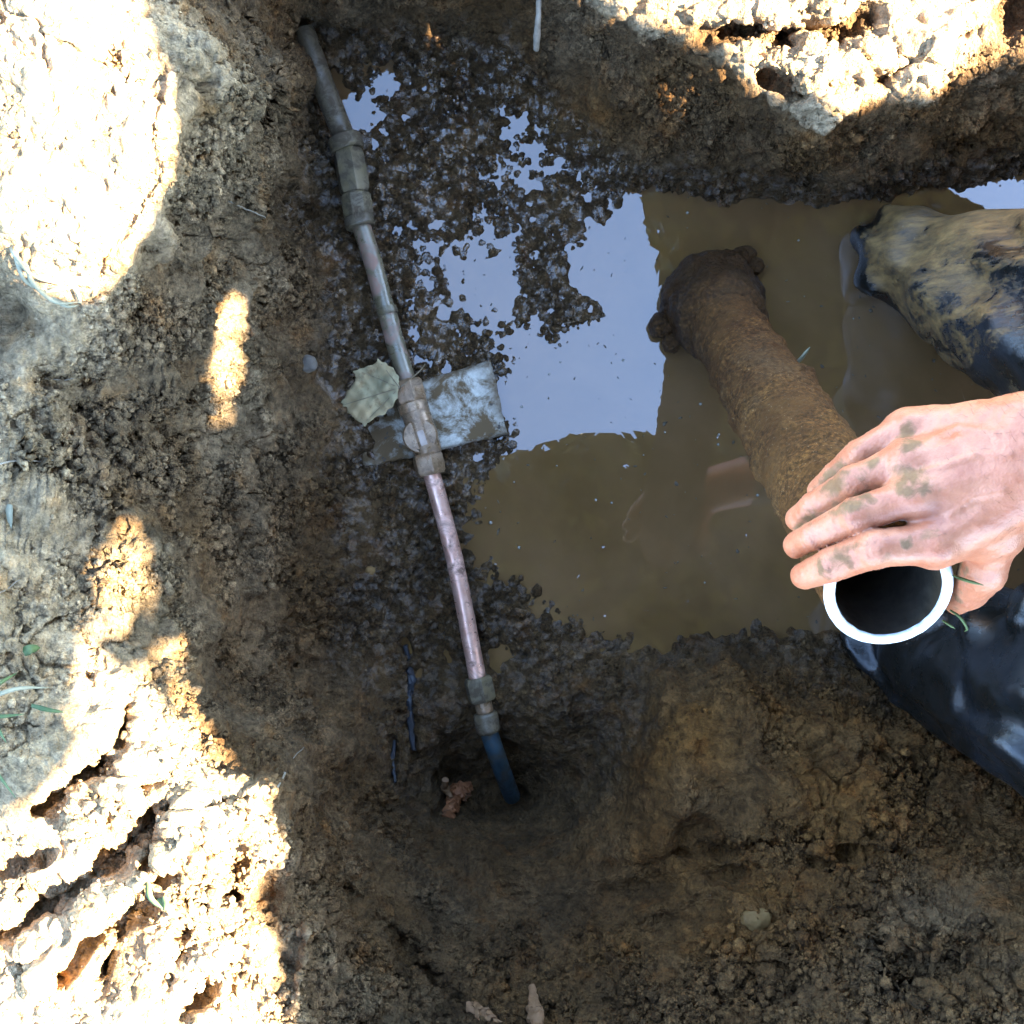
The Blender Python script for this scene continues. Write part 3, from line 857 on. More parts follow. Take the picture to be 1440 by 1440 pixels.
# ------------------------------------------------------------------ pale slab under the valve
def slab_mat():
    m, nt, b = new_mat('pale_slab')
    n = N(nt)
    c = n.mix(n.ramp(n.noise(180, 5, .7), [(.35, 0.), (.65, 1.)]), (.28, .26, .215), (.40, .375, .31))
    dirt = n.ramp(n.noise(24, 7, .68, dist=.4), [(.44, 0.), (.57, 1.)])
    c = n.mix(dirt, c, (.085, .052, .024, 1))
    e = n.attr('edge_dirt')
    em = n.math('MULTIPLY', e, n.ramp(n.noise(60, 6, .7), [(.3, .4), (.6, 1.0)]), clamp=True)
    c = n.mix(em, c, (.068, .040, .018, 1))
    sp = n.ramp(n.noise(75, 4, .6), [(.64, 0.), (.68, 1.)])
    c = n.mix(sp, c, (.04, .035, .03, 1))
    n.lk(c, b.inputs['Base Color'])
    b.inputs['Roughness'].default_value = .75
    b.inputs['Specular IOR Level'].default_value = .12
    n.lk(n.bump(n.noise(300, 5, .7), .4, .0008), b.inputs['Normal'])
    return m
cs_ = [U(690, 506, .022), U(713, 609, .024), U(512, 659, .025), U(489, 566, .020)]
ns = 40
A, B_ = np.meshgrid(np.linspace(0, 1, ns), np.linspace(0, 1, ns), indexing='ij')
top = ((1 - A)[..., None] * ((1 - B_)[..., None] * cs_[0] + B_[..., None] * cs_[1]) + A[..., None] * ((1 - B_)[..., None] * cs_[3] + B_[..., None] * cs_[2])).reshape(-1, 3)
edge = np.minimum(np.minimum(A, 1 - A) * 1.9, np.minimum(B_, 1 - B_)).ravel()
top[:, 2] -= .0035 * np.exp(-edge / .012)
jit = np.exp(-edge / .02)
top[:, 0] += .0018 * gnoise(top, 120, 7) * jit; top[:, 1] += .0018 * gnoise(top, 120, 8) * jit
bot = top - [0, 0, .018]
F = grid_faces(ns, ns)
rim = [i * ns for i in range(ns)] + [(ns - 1) * ns + j for j in range(1, ns)] + [i * ns + ns - 1 for i in range(ns - 2, -1, -1)] + [j for j in range(ns - 2, 0, -1)]
rim = np.array(rim); r2 = np.roll(rim, -1)
F = np.concatenate([F, grid_faces(ns, ns)[:, ::-1] + ns * ns, np.stack([rim, rim + ns * ns, r2 + ns * ns, r2], -1)])
ed = np.clip(np.exp(-edge / .035) * .6 + smooth(.62, .95, A.ravel()) * smooth(.15, .6, B_.ravel()) * .9 + smooth(.16, .0, A.ravel()) * .6 + smooth(.12, 0, B_.ravel()) * .9, 0, 1)
me = mesh_np('slab', np.concatenate([top, bot]), F, slab_mat(), True, {'edge_dirt': np.concatenate([ed, ed])})
sharp(me, 50)
obj('slab', me, None, 'flat whitish rectangular slab stained with mud under the brass valve', 'slab')

# ------------------------------------------------------------------ dead leaf by the valve
def leaf_mat(name, ca, cb, vein):
    m, nt, b = new_mat(name)
    n = N(nt)
    c = n.mix(n.ramp(n.noise(26, 5, .6), [(.35, 0.), (.66, 1.)]), ca, cb)
    c = n.mix(n.ramp(n.noise(60, 6, .7), [(.54, 0.), (.68, .75)]), c, vein)
    n.lk(c, b.inputs['Base Color'])
    b.inputs['Roughness'].default_value = .7
    b.inputs['Specular IOR Level'].default_value = .15
    n.lk(n.bump(n.noise(160, 5, .7), .6, .0015), b.inputs['Normal'])
    return m
M_DEAD = leaf_mat('pale_dead_leaf', (.21, .185, .105), (.30, .21, .105), (.12, .062, .025, 1))
M_VEIN = simple_mat('leaf_vein', (.12, .085, .05), (.17, .125, .075), 60)
lo_ = [(562, 545), (561, 530), (553, 518), (542, 510), (531, 504), (528, 511), (517, 514), (505, 519), (496, 522), (500, 531), (496, 540), (487, 551), (484, 560), (470, 571), (482, 575), (488, 580), (500, 590), (513, 600), (524, 590), (541, 583), (552, 572), (559, 560)]
def leaf_h(px, py):
    a = np.array([(562 - 490), (545 - 572)]) ; a = a / np.linalg.norm(a)
    s = (562 - px) * a[0] + (545 - py) * a[1]
    t = -(562 - px) * a[1] + (545 - py) * a[0]
    return .060 - .00022 * s + .000006 * t * t + .0020 * math.sin(s * .13 + .5) + .0016 * math.sin(t * .19 + s * .05) + .0013 * math.sin(t * .31 + s * .21 + 1.2) + .0009 * math.sin(s * .42 - t * .12)
cx, cy = 530, 550
K = 12
_o = []
for (x0, y0), (x1, y1) in zip(lo_, lo_[1:] + lo_[:1]):
    for t in range(5):
        f = t / 5; w_ = 1.3 * math.sin(math.pi * f) + .9 * random.uniform(-1, 1)
        _o.append((x0 + (x1 - x0) * f + w_ * (y1 - y0) / 16, y0 + (y1 - y0) * f - w_ * (x1 - x0) / 16))
lo_ = _o
vts = [U(cx, cy, leaf_h(cx, cy))]
for r in range(1, K + 1):
    for (x, y) in lo_:
        f = r / K
        x_, y_ = cx + (x - cx) * f, cy + (y - cy) * f
        vts.append(U(x_, y_, leaf_h(x_, y_)))
m_ = len(lo_)
fs = [[0, 1 + k, 1 + (k + 1) % m_, 1 + (k + 1) % m_] for k in range(m_)]
for r in range(1, K):
    for k in range(m_):
        a0 = 1 + (r - 1) * m_; a1 = 1 + r * m_
        fs.append([a0 + k, a1 + k, a1 + (k + 1) % m_, a0 + (k + 1) % m_])
dl = empty('dead_leaf', U(530, 550, .05), 'pale greenish dried leaf resting against the pipe above the valve', 'leaf')
me = mesh_py('blade', vts, np.array(fs), M_DEAD)
bl = obj('blade', me, dl)
so = bl.modifiers.new('thick', 'SOLIDIFY'); so.thickness = .0005
def strand(name, pts, r0, r1, mat, parent, n=14, nseg=6, px=True):
    P_ = lerp_path([U(*p) for p in pts] if px else pts, n)
    Vt, F = sweep(P_, np.linspace(r0, r1, n), nseg, True)
    return obj(name, mesh_py(name, Vt, F, mat), parent)
for tip in ((478, 571), (506, 522), (513, 594), (535, 510)):
    pp = [(562 + (tip[0] - 562) * t, 545 + (tip[1] - 545) * t) for t in (0, .33, .66, .95)]
    strand('vein', [(x, y, leaf_h(x, y) + .0008) for x, y in pp], .0007, .0003, M_VEIN, dl)
strand('petiole', [(562, 545, .061), (575, 535, .062), (590, 522, .052), (598, 512, .042)], .0009, .0007, M_VEIN, dl)

# ------------------------------------------------------------------ cast iron pipe held by the hand
def iron_mat():
    m, nt, b = new_mat('rusty_iron')
    n = N(nt)
    c = n.mix(n.ramp(n.noise(32, 6, .7), [(.32, 0.), (.68, 1.)]), (.054, .021, .006), (.120, .050, .013))
    c = n.mix(n.ramp(n.noise(16, 5, .6, dist=.5), [(.5, 0.), (.68, .8)]), c, (.088, .043, .016, 1))
    c = n.mix(n.ramp(n.noise(220, 5, .75), [(.56, 0.), (.66, .75)]), c, (.03, .016, .008, 1))
    c = n.mix(n.ramp(n.voro(210), [(.06, .8), (.14, 0.)]), c, (.22, .15, .085, 1))
    w = n.attr('wet')
    c = n.mix(n.math('MULTIPLY', w, .8), c, n.mix(1.0, c, (.28, .28, .28, 1), 'MULTIPLY'))
    b.inputs['Specular IOR Level'].default_value = .12
    c = n.mix(1.0, c, n.mix(n.ramp(n.noise(22, 3, .6), [(.38, .15), (.6, 1.)]), (1, 1, 1, 1), n.ramp(n.noise(230, 3, .7), [(.32, .3), (.5, .85), (.68, 1.9)])), 'MULTIPLY')
    n.lk(c, b.inputs['Base Color'])
    n.lk(n.ramp(w, [(0., .85), (1., .3)]), b.inputs['Roughness'])
    n.lk(n.bump(n.math('ADD', n.noise(200, 7, .78), n.math('MULTIPLY', n.voro(190), -.5)), 1.0, .004), b.inputs['Normal'])
    return m
M_IRON = iron_mat()
M_BORE = simple_mat('black_pipe_lining', (.020, .016, .012), (.038, .030, .022), 60, (.45, .7), 0, .4, .001)
M_CUT = simple_mat('fresh_cut_iron', (.40, .42, .43), (.62, .64, .65), 130, (.3, .5), .3, .25, .0004, dirt=(.16, .12, .08, 1), dirt_lo=.60, dirt_hi=.68, dscale=70)
E = U(1250, 829, CAM_H - .82)
A0 = U(1023, 464, .10)
ax = E - A0; ax /= np.linalg.norm(ax)
view = np.array([0, 0, CAM_H]) - E; view /= np.linalg.norm(view)
cutn = ax * math.cos(math.radians(-19)) ; 
nn = view - (view @ ax) * ax; nn /= np.linalg.norm(nn); tt_ = np.cross(ax, nn)
cutn = ax * math.cos(math.radians(7)) + nn * math.sin(math.radians(7))
RO, RI = .0490, .0402
BASE = E - ax * .74
def ring_pt(r, th, s):      # s measured back from the cut plane
    off = np.asarray(r, float)[..., None] * (np.cos(th)[..., None] * nn + np.sin(th)[..., None] * tt_)
    t = -(off @ cutn) / (ax @ cutn)
    return E + off + (t - s)[..., None] * ax
pipe = empty('cast_iron_pipe', BASE, 'muddy rust brown iron pipe rising from the water, its cut end held in a hand', 'pipe')
na, nsx = 230, 430
th = np.linspace(0, 2 * np.pi, na, endpoint=False)
ss = np.linspace(.0006, .72, nsx)
S_, T_ = np.meshgrid(ss, th, indexing='ij')
PB = ring_pt(RO * (1 - .10 * smooth(.06, .5, S_)), T_, S_).reshape(-1, 3)
rad = (np.cos(T_)[..., None] * nn + np.sin(T_)[..., None] * tt_).reshape(-1, 3)
crust = np.clip(fbm(PB, 30, 4, 401) * 1.2 - .10, 0, 1) * smooth(.05, .22, S_.ravel())
dd_ = .0014 * fbm(PB, 60, 4, 400) + .0045 * crust + .0030 * np.clip(.55 - worley(PB, .0055, 44)[0], 0, 1) * np.clip(.35 + 1.3 * gnoise(PB, 26, 46), 0, 1) + .0016 * fbm(PB, 170, 2, 47) * np.clip(.3 + gnoise(PB, 14, 48), 0, 1)
dd_ += .010 * np.exp(-((S_.ravel() - .335) / .012) ** 2 - ((np.angle(np.exp(1j * (T_.ravel() + 1.25)))) / .3) ** 2) * (.6 + fbm(PB, 90, 2, 7))
PBd = PB + rad * (dd_ * smooth(0, .01, S_.ravel()) - .0006)[:, None]
wetp = np.clip(smooth(.10, .02, PBd[:, 2]) + .5 * smooth(.30, .12, PBd[:, 2]) * smooth(.2, .9, np.sin(T_.ravel())), 0, 1)
obj('barrel', mesh_np('barrel', PBd, grid_faces(nsx, na, True), M_IRON, True, {'wet': wetp}), pipe)
PI_ = ring_pt(RI, *np.meshgrid(th, np.linspace(.0006, .5, 40), indexing='xy')).reshape(-1, 3)
PI_ = PI_
obj('bore', mesh_np('bore', PI_, grid_faces(40, na, True)[:, ::-1], M_BORE), pipe)
rr_ = [RI - .0002, RI + .0007, RI + .0014, RO - .0018, RO - .0009, RO - .0001]
hh = [.0010, .0002, 0, 0, .0003, .0014]
PR = np.concatenate([ring_pt(r + .0003 * gnoise(ring_pt(np.float64(r), th, np.zeros(na)), 150, 5), th, np.full(na, h)) for r, h in zip(rr_, hh)])
obj('cut_rim', mesh_np('cut_rim', PR, grid_faces(len(rr_), na, True)[:, ::-1], M_CUT), pipe)
# hub at the submerged end, caked with mud
hs = np.linspace(0, 1, 110)
HS, HT = np.meshgrid(hs, np.linspace(0, 2 * np.pi, 220, endpoint=False), indexing='ij')
hub_r = np.interp(hs, [0, .05, .16, .30, .62, .72, .9, 1], [.036, .046, .054, .057, .059, .067, .068, .056])
# s along the barrel from s0 (towards hand) to s1
s0h, s1h = .575, .70
off = hub_r[:, None, None] * (np.cos(HT)[..., None] * nn + np.sin(HT)[..., None] * tt_)
PH = (E + off - (s0h + (s1h - s0h) * HS)[..., None] * ax).reshape(-1, 3)
radh = (np.cos(HT)[..., None] * nn + np.sin(HT)[..., None] * tt_).reshape(-1, 3)
PH = PH + radh * (.0055 * fbm(PH, 28, 4, 55) + .006 * np.clip(gnoise(PH, 30, 57), 0, 1) + .0035 * np.clip(.5 - worley(PH, .009, 58)[0], 0, 1))[:, None]
obj('hub', mesh_np('hub', PH, grid_faces(110, 220, True), M_IRON, True, {'wet': np.clip(smooth(.16, .05, PH[:, 2]) + .1, 0, 1)}), pipe)
for k, (x, y, z, r) in enumerate([(930, 458, .012, .017), (945, 482, .014, .013), (1022, 366, .012, .014), (1046, 362, .012, .016), (1060, 375, .014, .013)]):
    v_, f_ = surface_net(lambda G: np.linalg.norm(G - U(x, y, z), axis=1) - r - .004 * fbm(G, 70, 2, 60 + k), U(x, y, z) - .03, U(x, y, z) + .03, .002)
    obj('mud_lump', mesh_np('mud_lump', v_, f_, M_IRON, True, {'wet': np.full(len(v_), .9)}), pipe)
#@@PERSON@@
# ------------------------------------------------------------------ the person kneeling in the hole
def skin_mat():
    m, nt, b = new_mat('skin')
    n = N(nt)
    c = n.mix(n.ramp(n.noise(42, 6, .68), [(.36, 0.), (.64, 1.)]), (.30, .089, .043), (.39, .145, .078))
    c = n.mix(n.ramp(n.noise(120, 5, .65), [(.55, 0.), (.72, .35)]), c, (.29, .085, .042, 1))
    md = n.attr('mud')
    mm = n.math('ADD', md, n.math('MULTIPLY', n.math('SUBTRACT', n.noise(75, 7, .72, dist=.8), .5), 1.6))
    mk = n.ramp(mm, [(.30, 0.), (.48, .55), (.75, 1.)])
    mud_c = n.mix(n.ramp(n.noise(90, 4), [(.35, 0.), (.65, 1.)]), (.105, .052, .018), (.155, .086, .034))
    c = n.mix(n.math('MULTIPLY', mk, .88), c, mud_c)
    n.lk(c, b.inputs['Base Color'])
    n.lk(n.mix(mk, (.42, .42, .42, 1), (.8, .8, .8, 1)), b.inputs['Roughness'])
    b.inputs['Subsurface Weight'].default_value = .12
    b.inputs['Subsurface Radius'].default_value = (.012, .005, .003)
    b.inputs['Subsurface Scale'].default_value = .5
    wr = n.noise(260, 5, .7, vec=n.mapv((1.0, .45, 1.0), (0, 0, .5)))
    h = n.math('ADD', n.math('MULTIPLY', wr, .6), n.math('MULTIPLY', n.voro(620), .45))
    n.lk(n.bump(n.math('ADD', h, n.math('MULTIPLY', mk, .5)), .38, .0011), b.inputs['Normal'])
    return m
M_SKIN = skin_mat()
J = {  # joints of the right hand: photo position and height
    'i': [(1314, 764, .650), (1229, 772, .648), (1168, 795, .630), (1131, 810, .612)],
    'm': [(1286, 697, .648), (1202, 725, .640), (1144, 753, .617), (1119, 767, .600)],
    'r': [(1274, 650, .634), (1198, 679, .620), (1146, 712, .595), (1121, 730, .580)],
    'p': [(1276, 602, .612), (1210, 638, .600), (1173, 668, .582), (1150, 690, .568)],
    't': [(1396, 750, .632), (1382, 804, .610), (1364, 832, .588), (1346, 846, .566)],
}
RAD = {'i': [.0150, .0138, .0126, .0104], 'm': [.0140, .0128, .0112, .0098], 'r': [.0140, .0122, .0110, .0095], 'p': [.0128, .0112, .0100, .0086], 't': [.019, .0165, .0135, .0105]}
JW = {k: [U(*p) for p in v] for k, v in J.items()}
WR = U(1436, 655, .648)
ELB = np.array([.615, .10, .70])
def hand_field(G):
    G = G.astype(np.float64)
    f = None
    # palm: bones fan from the wrist to the knuckles
    wr = {'i': WR + [-.004, -.020, .006], 'm': WR + [-.004, -.006, .010], 'r': WR + [-.004, .008, .008], 'p': WR + [-.004, .028, .0]}
    for k in 'imrp':
        d = round_cone(G, wr[k], JW[k][0] - [0, 0, .003], .0205, RAD[k][0] + .0025)
        f = d if f is None else smin(f, d, .022)
    # heel and ball of the thumb, lower side of the palm
    f = smin(f, round_cone(G, WR + [-.012, -.024, -.014], JW['t'][0] + [0, .004, -.004], .021, .022), .024)
    f = smin(f, round_cone(G, WR + [-.010, .012, -.016], JW['p'][0] + [.012, .0, -.012], .019, .013), .02)
    f = smin(f, round_cone(G, JW['t'][0], JW['i'][0] + [.012, -.002, -.012], .017, .012), .022)
    # knuckles
    for k in 'imrp':
        f = smin(f, np.linalg.norm(G - (JW[k][0] + [0, 0, .0035]), axis=1) - RAD[k][0] * .98, .008)
    # tendons
    for k in 'imr':
        a = WR + (JW[k][0] - WR) * .35 + [0, 0, .0145]
        f = smin(f, round_cone(G, a, JW[k][0] + [0, 0, .008], .0035, .0045), .010)
    # forearm
    f = smin(f, round_cone(G, WR + [.004, -.008, 0], WR + (ELB - WR) * .35 + [0, -.006, 0], .030, .037), .03)
    f = smin(f, round_cone(G, WR + [.004, .019, 0], WR + (ELB - WR) * .35 + [0, .012, 0], .029, .038), .03)
    f = smin(f, round_cone(G, WR + (ELB - WR) * .3, ELB, .040, .046), .02)
    # fingers, kept apart from one another
    g = None
    for k in 'imrpt':
        q = JW[k]; r = RAD[k]
        d = round_cone(G, q[0], q[1], r[0], r[1])
        d = smin(d, round_cone(G, q[1], q[2], r[1] * 1.0, r[2]), .003)
        d = smin(d, round_cone(G, q[2], q[3], r[2], r[3]), .003)
        d = smin(d, np.linalg.norm(G - (q[1] + [0, 0, .0015]), axis=1) - r[1] * 1.03, .004)   # finger joint
        g = d if g is None else smin(g, d, .0022)
    return smin(f, g, .009)
hv, hf = surface_net(hand_field, (.19, -.12, .53), (.47, .13, .725), .00165)
cutm = (hv[hf][:, :, 0].max(1) < .462)
hf = hf[cutm]
# small creases across the finger joints and knuckles
hn = vnormals(hv, hf)
px_, py_ = to_px(hv)
pxw = px_ + 9 * gnoise(hv, 60, 530) + 5 * gnoise(hv, 150, 531); pyw = py_ + 9 * gnoise(hv, 60, 532) + 5 * gnoise(hv, 150, 533)
dis = np.zeros(len(hv))
for k in 'imrpt':
    q = JW[k]; r = RAD[k]
    for jn in (1, 2):
        d_ = q[jn + 1] - q[jn - 1]; d_ /= np.linalg.norm(d_)
        s = (hv - q[jn]) @ d_
        near_ = np.exp(-(np.linalg.norm(hv - q[jn], axis=1) / (r[jn] * 1.35)) ** 4)
        for o in (-.0042, -.0016, .0012, .0040):
            dis -= .0010 * near_ * np.exp(-((s - o + .0008 * gnoise(hv, 160, 3)) / .0006) ** 2)
dis += .00022 * fbm(hv, 330, 2, 507) + .0005 * fbm(hv, 90, 3, 500) + .0010 * fbm(hv, 35, 2, 503)
# veins on the back of the hand
for vp in ([(1420, 640), (1370, 640), (1330, 655), (1300, 662)], [(1410, 690), (1365, 700), (1335, 725)], [(1400, 610), (1350, 600), (1310, 615)], [(1370, 640), (1345, 615)]):
    dis += .0013 * np.exp(-(seg_dist(px_, py_, vp) / 5.0) ** 2) * (hn[:, 2] > .2)
hv = hv + hn * dis[:, None]
mudv = np.zeros(len(hv))
for x, y, rx, ry, an, st in [(1281, 678, 32, 24, .4, 1.1), (1201, 709, 38, 16, -.4, 1.1), (1172, 676, 20, 28, .5, 1.1), (1228, 652, 18, 9, -.4, .9), (1276, 762, 12, 11, 0, 1.2),
                             (1187, 790, 17, 12, 0, .95), (1157, 800, 7, 18, -.4, 1.0), (1136, 730, 8, 13, .3, 1.0), (1121, 742, 8, 9, 0, .8), (1276, 612, 17, 22, .4, 1.0),
                             (1307, 746, 24, 14, 0, .42), (1349, 806, 12, 12, 0, 1.0), (1345, 840, 8, 22, 0, 1.0), (1200, 768, 40, 9, -.3, .6), (1130, 806, 10, 20, 0, .35), (1250, 785, 26, 9, -.1, .45), (1150, 715, 20, 10, -.6, .5), (1215, 625, 30, 8, -.5, .4), (1190, 705, 70, 40, -.5, .40), (1170, 792, 60, 24, -.2, .42), (1285, 665, 50, 40, .4, .36)]:
    c, s = math.cos(an), math.sin(an)
    a = (pxw - x) * c + (pyw - y) * s; b2 = -(pxw - x) * s + (pyw - y) * c
    mudv = np.maximum(mudv, st * np.exp(-((a / rx) ** 2 + (b2 / ry) ** 2) ** 1.5))
wq = gnoise(hv, 110, 520) + .6 * gnoise(hv, 260, 521)
mudv = mudv * (.80 + .45 * wq) + .05 * np.clip(fbm(hv, 55, 3, 522), 0, 1)
mudv *= np.clip(.3 + hn[:, 2] * 1.6, 0, 1)
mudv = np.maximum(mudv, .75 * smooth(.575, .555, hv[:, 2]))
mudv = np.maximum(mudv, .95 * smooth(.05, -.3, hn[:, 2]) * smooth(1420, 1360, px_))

# rest of the body (head, neck, left hand); covered by clothes elsewhere
B = {k: np.array(v) for k, v in dict(pelvis=(.99, .03, .56), belly=(.95, .04, .70), chest=(.86, .05, .88), neck=(.80, .10, 1.04), head=(.755, .175, 1.165),
     rs=(.80, .225, .965), ls=(.80, -.125, .965), lelb=(.83, -.25, .72), lwr=(.70, -.225, .60), rhip=(.97, .13, .55), lhip=(.99, -.07, .55),
     rknee=(.512, .322, .030), rankle=(.92, .28, -.05), rtoe=(1.05, .28, -.08), lknee=(.70, -.215, .50), lankle=(.515, -.175, .10), ltoe=(.475, -.165, .03)).items()}
def body_field(G):
    G = G.astype(np.float64)
    hd = B['head']
    fw = np.array([-.80, -.02, -.60]); fw /= np.linalg.norm(fw)          # the face looks down at the pipe
    up = np.array([-.60, -.01, .80]); up -= (up @ fw) * fw; up /= np.linalg.norm(up)
    rt = np.cross(up, fw)
    q = G - hd
    x, y, z = q @ rt, q @ fw, q @ up
    f = (np.sqrt((x / .076) ** 2 + (y / .096) ** 2 + (z / .115) ** 2) - 1) * .076
    f = smin(f, np.sqrt(x ** 2 + (y - .045) ** 2 + (z + .075) ** 2) - .045, .04)                       # jaw
    f = smin(f, round_cone(q, fw * .092 + up * .02, fw * .113 - up * .028, .010, .015), .014)          # nose
    f = smin(f, round_cone(q, fw * .093 + rt * .024 + up * .034, fw * .093 - rt * .024 + up * .034, .013, .013), .014)  # brow
    f = smin(f, round_cone(q, fw * .092 + rt * .018 - up * .058, fw * .092 - rt * .018 - up * .058, .009, .009), .008)  # lips
    for sg in (1, -1):
        e = np.linalg.norm(q - (fw * .098 + rt * sg * .032 + up * .008), axis=1) - .012                # eye sockets
        f = np.maximum(f, -e)
        f = smin(f, np.linalg.norm(q - (fw * .086 + rt * sg * .032 + up * .008), axis=1) - .0125, .002)
        ear = np.sqrt((np.abs(x - sg * .080) / .5) ** 2 + ((y + .01) / 1.0) ** 2 + ((z + .005) / 1.5) ** 2) - .021
        f = smin(f, ear, .008)
    f = smin(f, round_cone(G, hd - up * .07 - fw * .02, B['neck'] - [0, 0, .06], .055, .062), .03)
    # left forearm and hand resting on the knee
    f2 = round_cone(G, B['lelb'], B['lwr'], .044, .029)
    pc = B['lwr'] + [-.055, .012, -.015]
    f2 = smin(f2, round_cone(G, B['lwr'], pc, .027, .030), .03)
    for j, (dx, dy, L) in enumerate([(-1, .55, .062), (-1, .2, .072), (-1, -.12, .068), (-1, -.45, .055)]):
        d1 = np.array([dx, dy * .6, -.35]); d1 /= np.linalg.norm(d1)
        d2 = np.array([dx, dy * .4, -1.1]); d2 /= np.linalg.norm(d2)
        a = pc + np.array([-.012, .026 - .017 * j, 0]); b = a + d1 * L * .6; c = b + d2 * L * .6
        f2 = smin(f2, round_cone(G, a, b, .0105, .009), .006)
        f2 = smin(f2, round_cone(G, b, c, .009, .0075), .003)
    a = B['lwr'] + [-.025, .03, -.01]; b = a + [-.03, .028, -.012]; c = b + [-.025, .008, -.02]
    f2 = smin(f2, round_cone(G, a, b, .0135, .0115), .012); f2 = smin(f2, round_cone(G, b, c, .0115, .0095), .003)
    f = np.minimum(f, f2)
    # right forearm inside the sleeve
    f = np.minimum(f, round_cone(G, WR + (ELB - WR) * .38, ELB, .036, .042))
    return f
bv, bf = surface_net(body_field, (.44, -.34, .50), (.92, .32, 1.34), .007)
person = empty('person', (.80, .05, 0), 'person in muddy black waders gripping the cut iron pipe end with one bare hand', 'person')
allv = np.concatenate([hv, bv]); allf = np.concatenate([hf, bf + len(hv)])
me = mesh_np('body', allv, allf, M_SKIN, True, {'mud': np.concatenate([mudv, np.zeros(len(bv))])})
obj('body', me, person)

# hairs on the hand and wrist
M_HAIR = simple_mat('dark_hair', (.035, .022, .014), (.06, .04, .025), 80)
cand = np.where((hn[:, 2] > -.1) & (px_ > 1275) & (py_ < 790))[0]
wgt = np.clip((px_[cand] - 1260) / 180, .05, 1) ** 1.3 * (np.clip((650 - py_[cand]) / 90, 0, 1) + .45 * np.clip((px_[cand] - 1370) / 70, 0, 1) + .06)
pick = RNG.choice(cand, 520, replace=False, p=wgt / wgt.sum())
HV, HF = [], []
for i in pick:
    p0 = hv[i] - hn[i] * .0005
    tdir = np.array([-.75, RNG.normal(0, .45) + .25, RNG.normal(.1, .3)])
    L = RNG.uniform(.005, .012)
    d1 = hn[i] * .55 + tdir; d1 /= np.linalg.norm(d1)
    d2 = hn[i] * .15 + tdir + RNG.normal(0, .25, 3); d2 /= np.linalg.norm(d2)
    pts = np.array([p0, p0 + d1 * L * .5, p0 + d1 * L * .5 + d2 * L * .5])
    w_ = np.cross(d1, hn[i]); w_ /= np.linalg.norm(w_) + 1e-9
    k0 = len(HV)
    for p, r in zip(pts, (.00011, .00009, .00003)):
        for a in range(3):
            HV.append(p + r * (math.cos(a * 2.094) * w_ + math.sin(a * 2.094) * hn[i]))
    for s in range(2):
        for a in range(3):
            HF.append([k0 + s * 3 + a, k0 + s * 3 + (a + 1) % 3, k0 + s * 3 + 3 + (a + 1) % 3, k0 + s * 3 + 3 + a])
obj('arm_hair', mesh_np('arm_hair', np.array(HV), np.array(HF), M_HAIR), person, kind='stuff')

# waders: one rubbery garment over both legs up to the chest
def wader_field(G):
    G = G.astype(np.float64)
    f = round_cone(G, B['rknee'], B['rknee'] * .62 + B['rhip'] * .38 + [-.01, -.060, .01], .060, .140)
    f = smin(f, round_cone(G, B['rknee'] * .62 + B['rhip'] * .38 + [-.01, -.060, .01], B['rhip'], .140, .135), .05)
    f = smin(f, np.linalg.norm(G - (B['rknee'] + [-.004, .012, .0]), axis=1) - .058, .03)
    f = smin(f, round_cone(G, B['rknee'] + [.04, -.01, -.02], B['rankle'] + [0, -.02, -.02], .064, .05), .03)
    f = smin(f, round_cone(G, B['rankle'], B['rtoe'], .045, .04), .03)
    f = smin(f, round_cone(G, B['lankle'], B['lankle'] * .5 + B['lknee'] * .5, .070, .115), .05)
    f = smin(f, round_cone(G, B['lankle'] * .5 + B['lknee'] * .5, B['lknee'], .112, .105), .05)
    f = smin(f, round_cone(G, B['lknee'], B['lhip'], .100, .135), .05)
    f = smin(f, round_cone(G, B['lankle'] + [.015, 0, -.06], B['ltoe'], .055, .040), .04)
    f = smin(f, round_cone(G, B['pelvis'], B['belly'], .17, .165), .08)
    f = smin(f, round_cone(G, B['belly'], B['chest'] - [0, 0, .04], .165, .165), .06)
    # folds in the loose fabric
    n_ = gnoise(G * [1, 1, .8], 9, 610)
    w = np.sin((G[:, 0] * 38 + G[:, 1] * 62 + G[:, 2] * 34) + 4.5 * n_)
    w2 = np.sin((G[:, 0] * 70 - G[:, 1] * 45 + G[:, 2] * 20) + 5 * gnoise(G, 11, 611))
    f = f - .0125 * w * np.clip(.5 + gnoise(G, 6, 612), 0, 1) - .0060 * w2 * np.clip(.4 + gnoise(G, 8, 613), 0, 1) - .010 * gnoise(G, 7, 614)
    return f
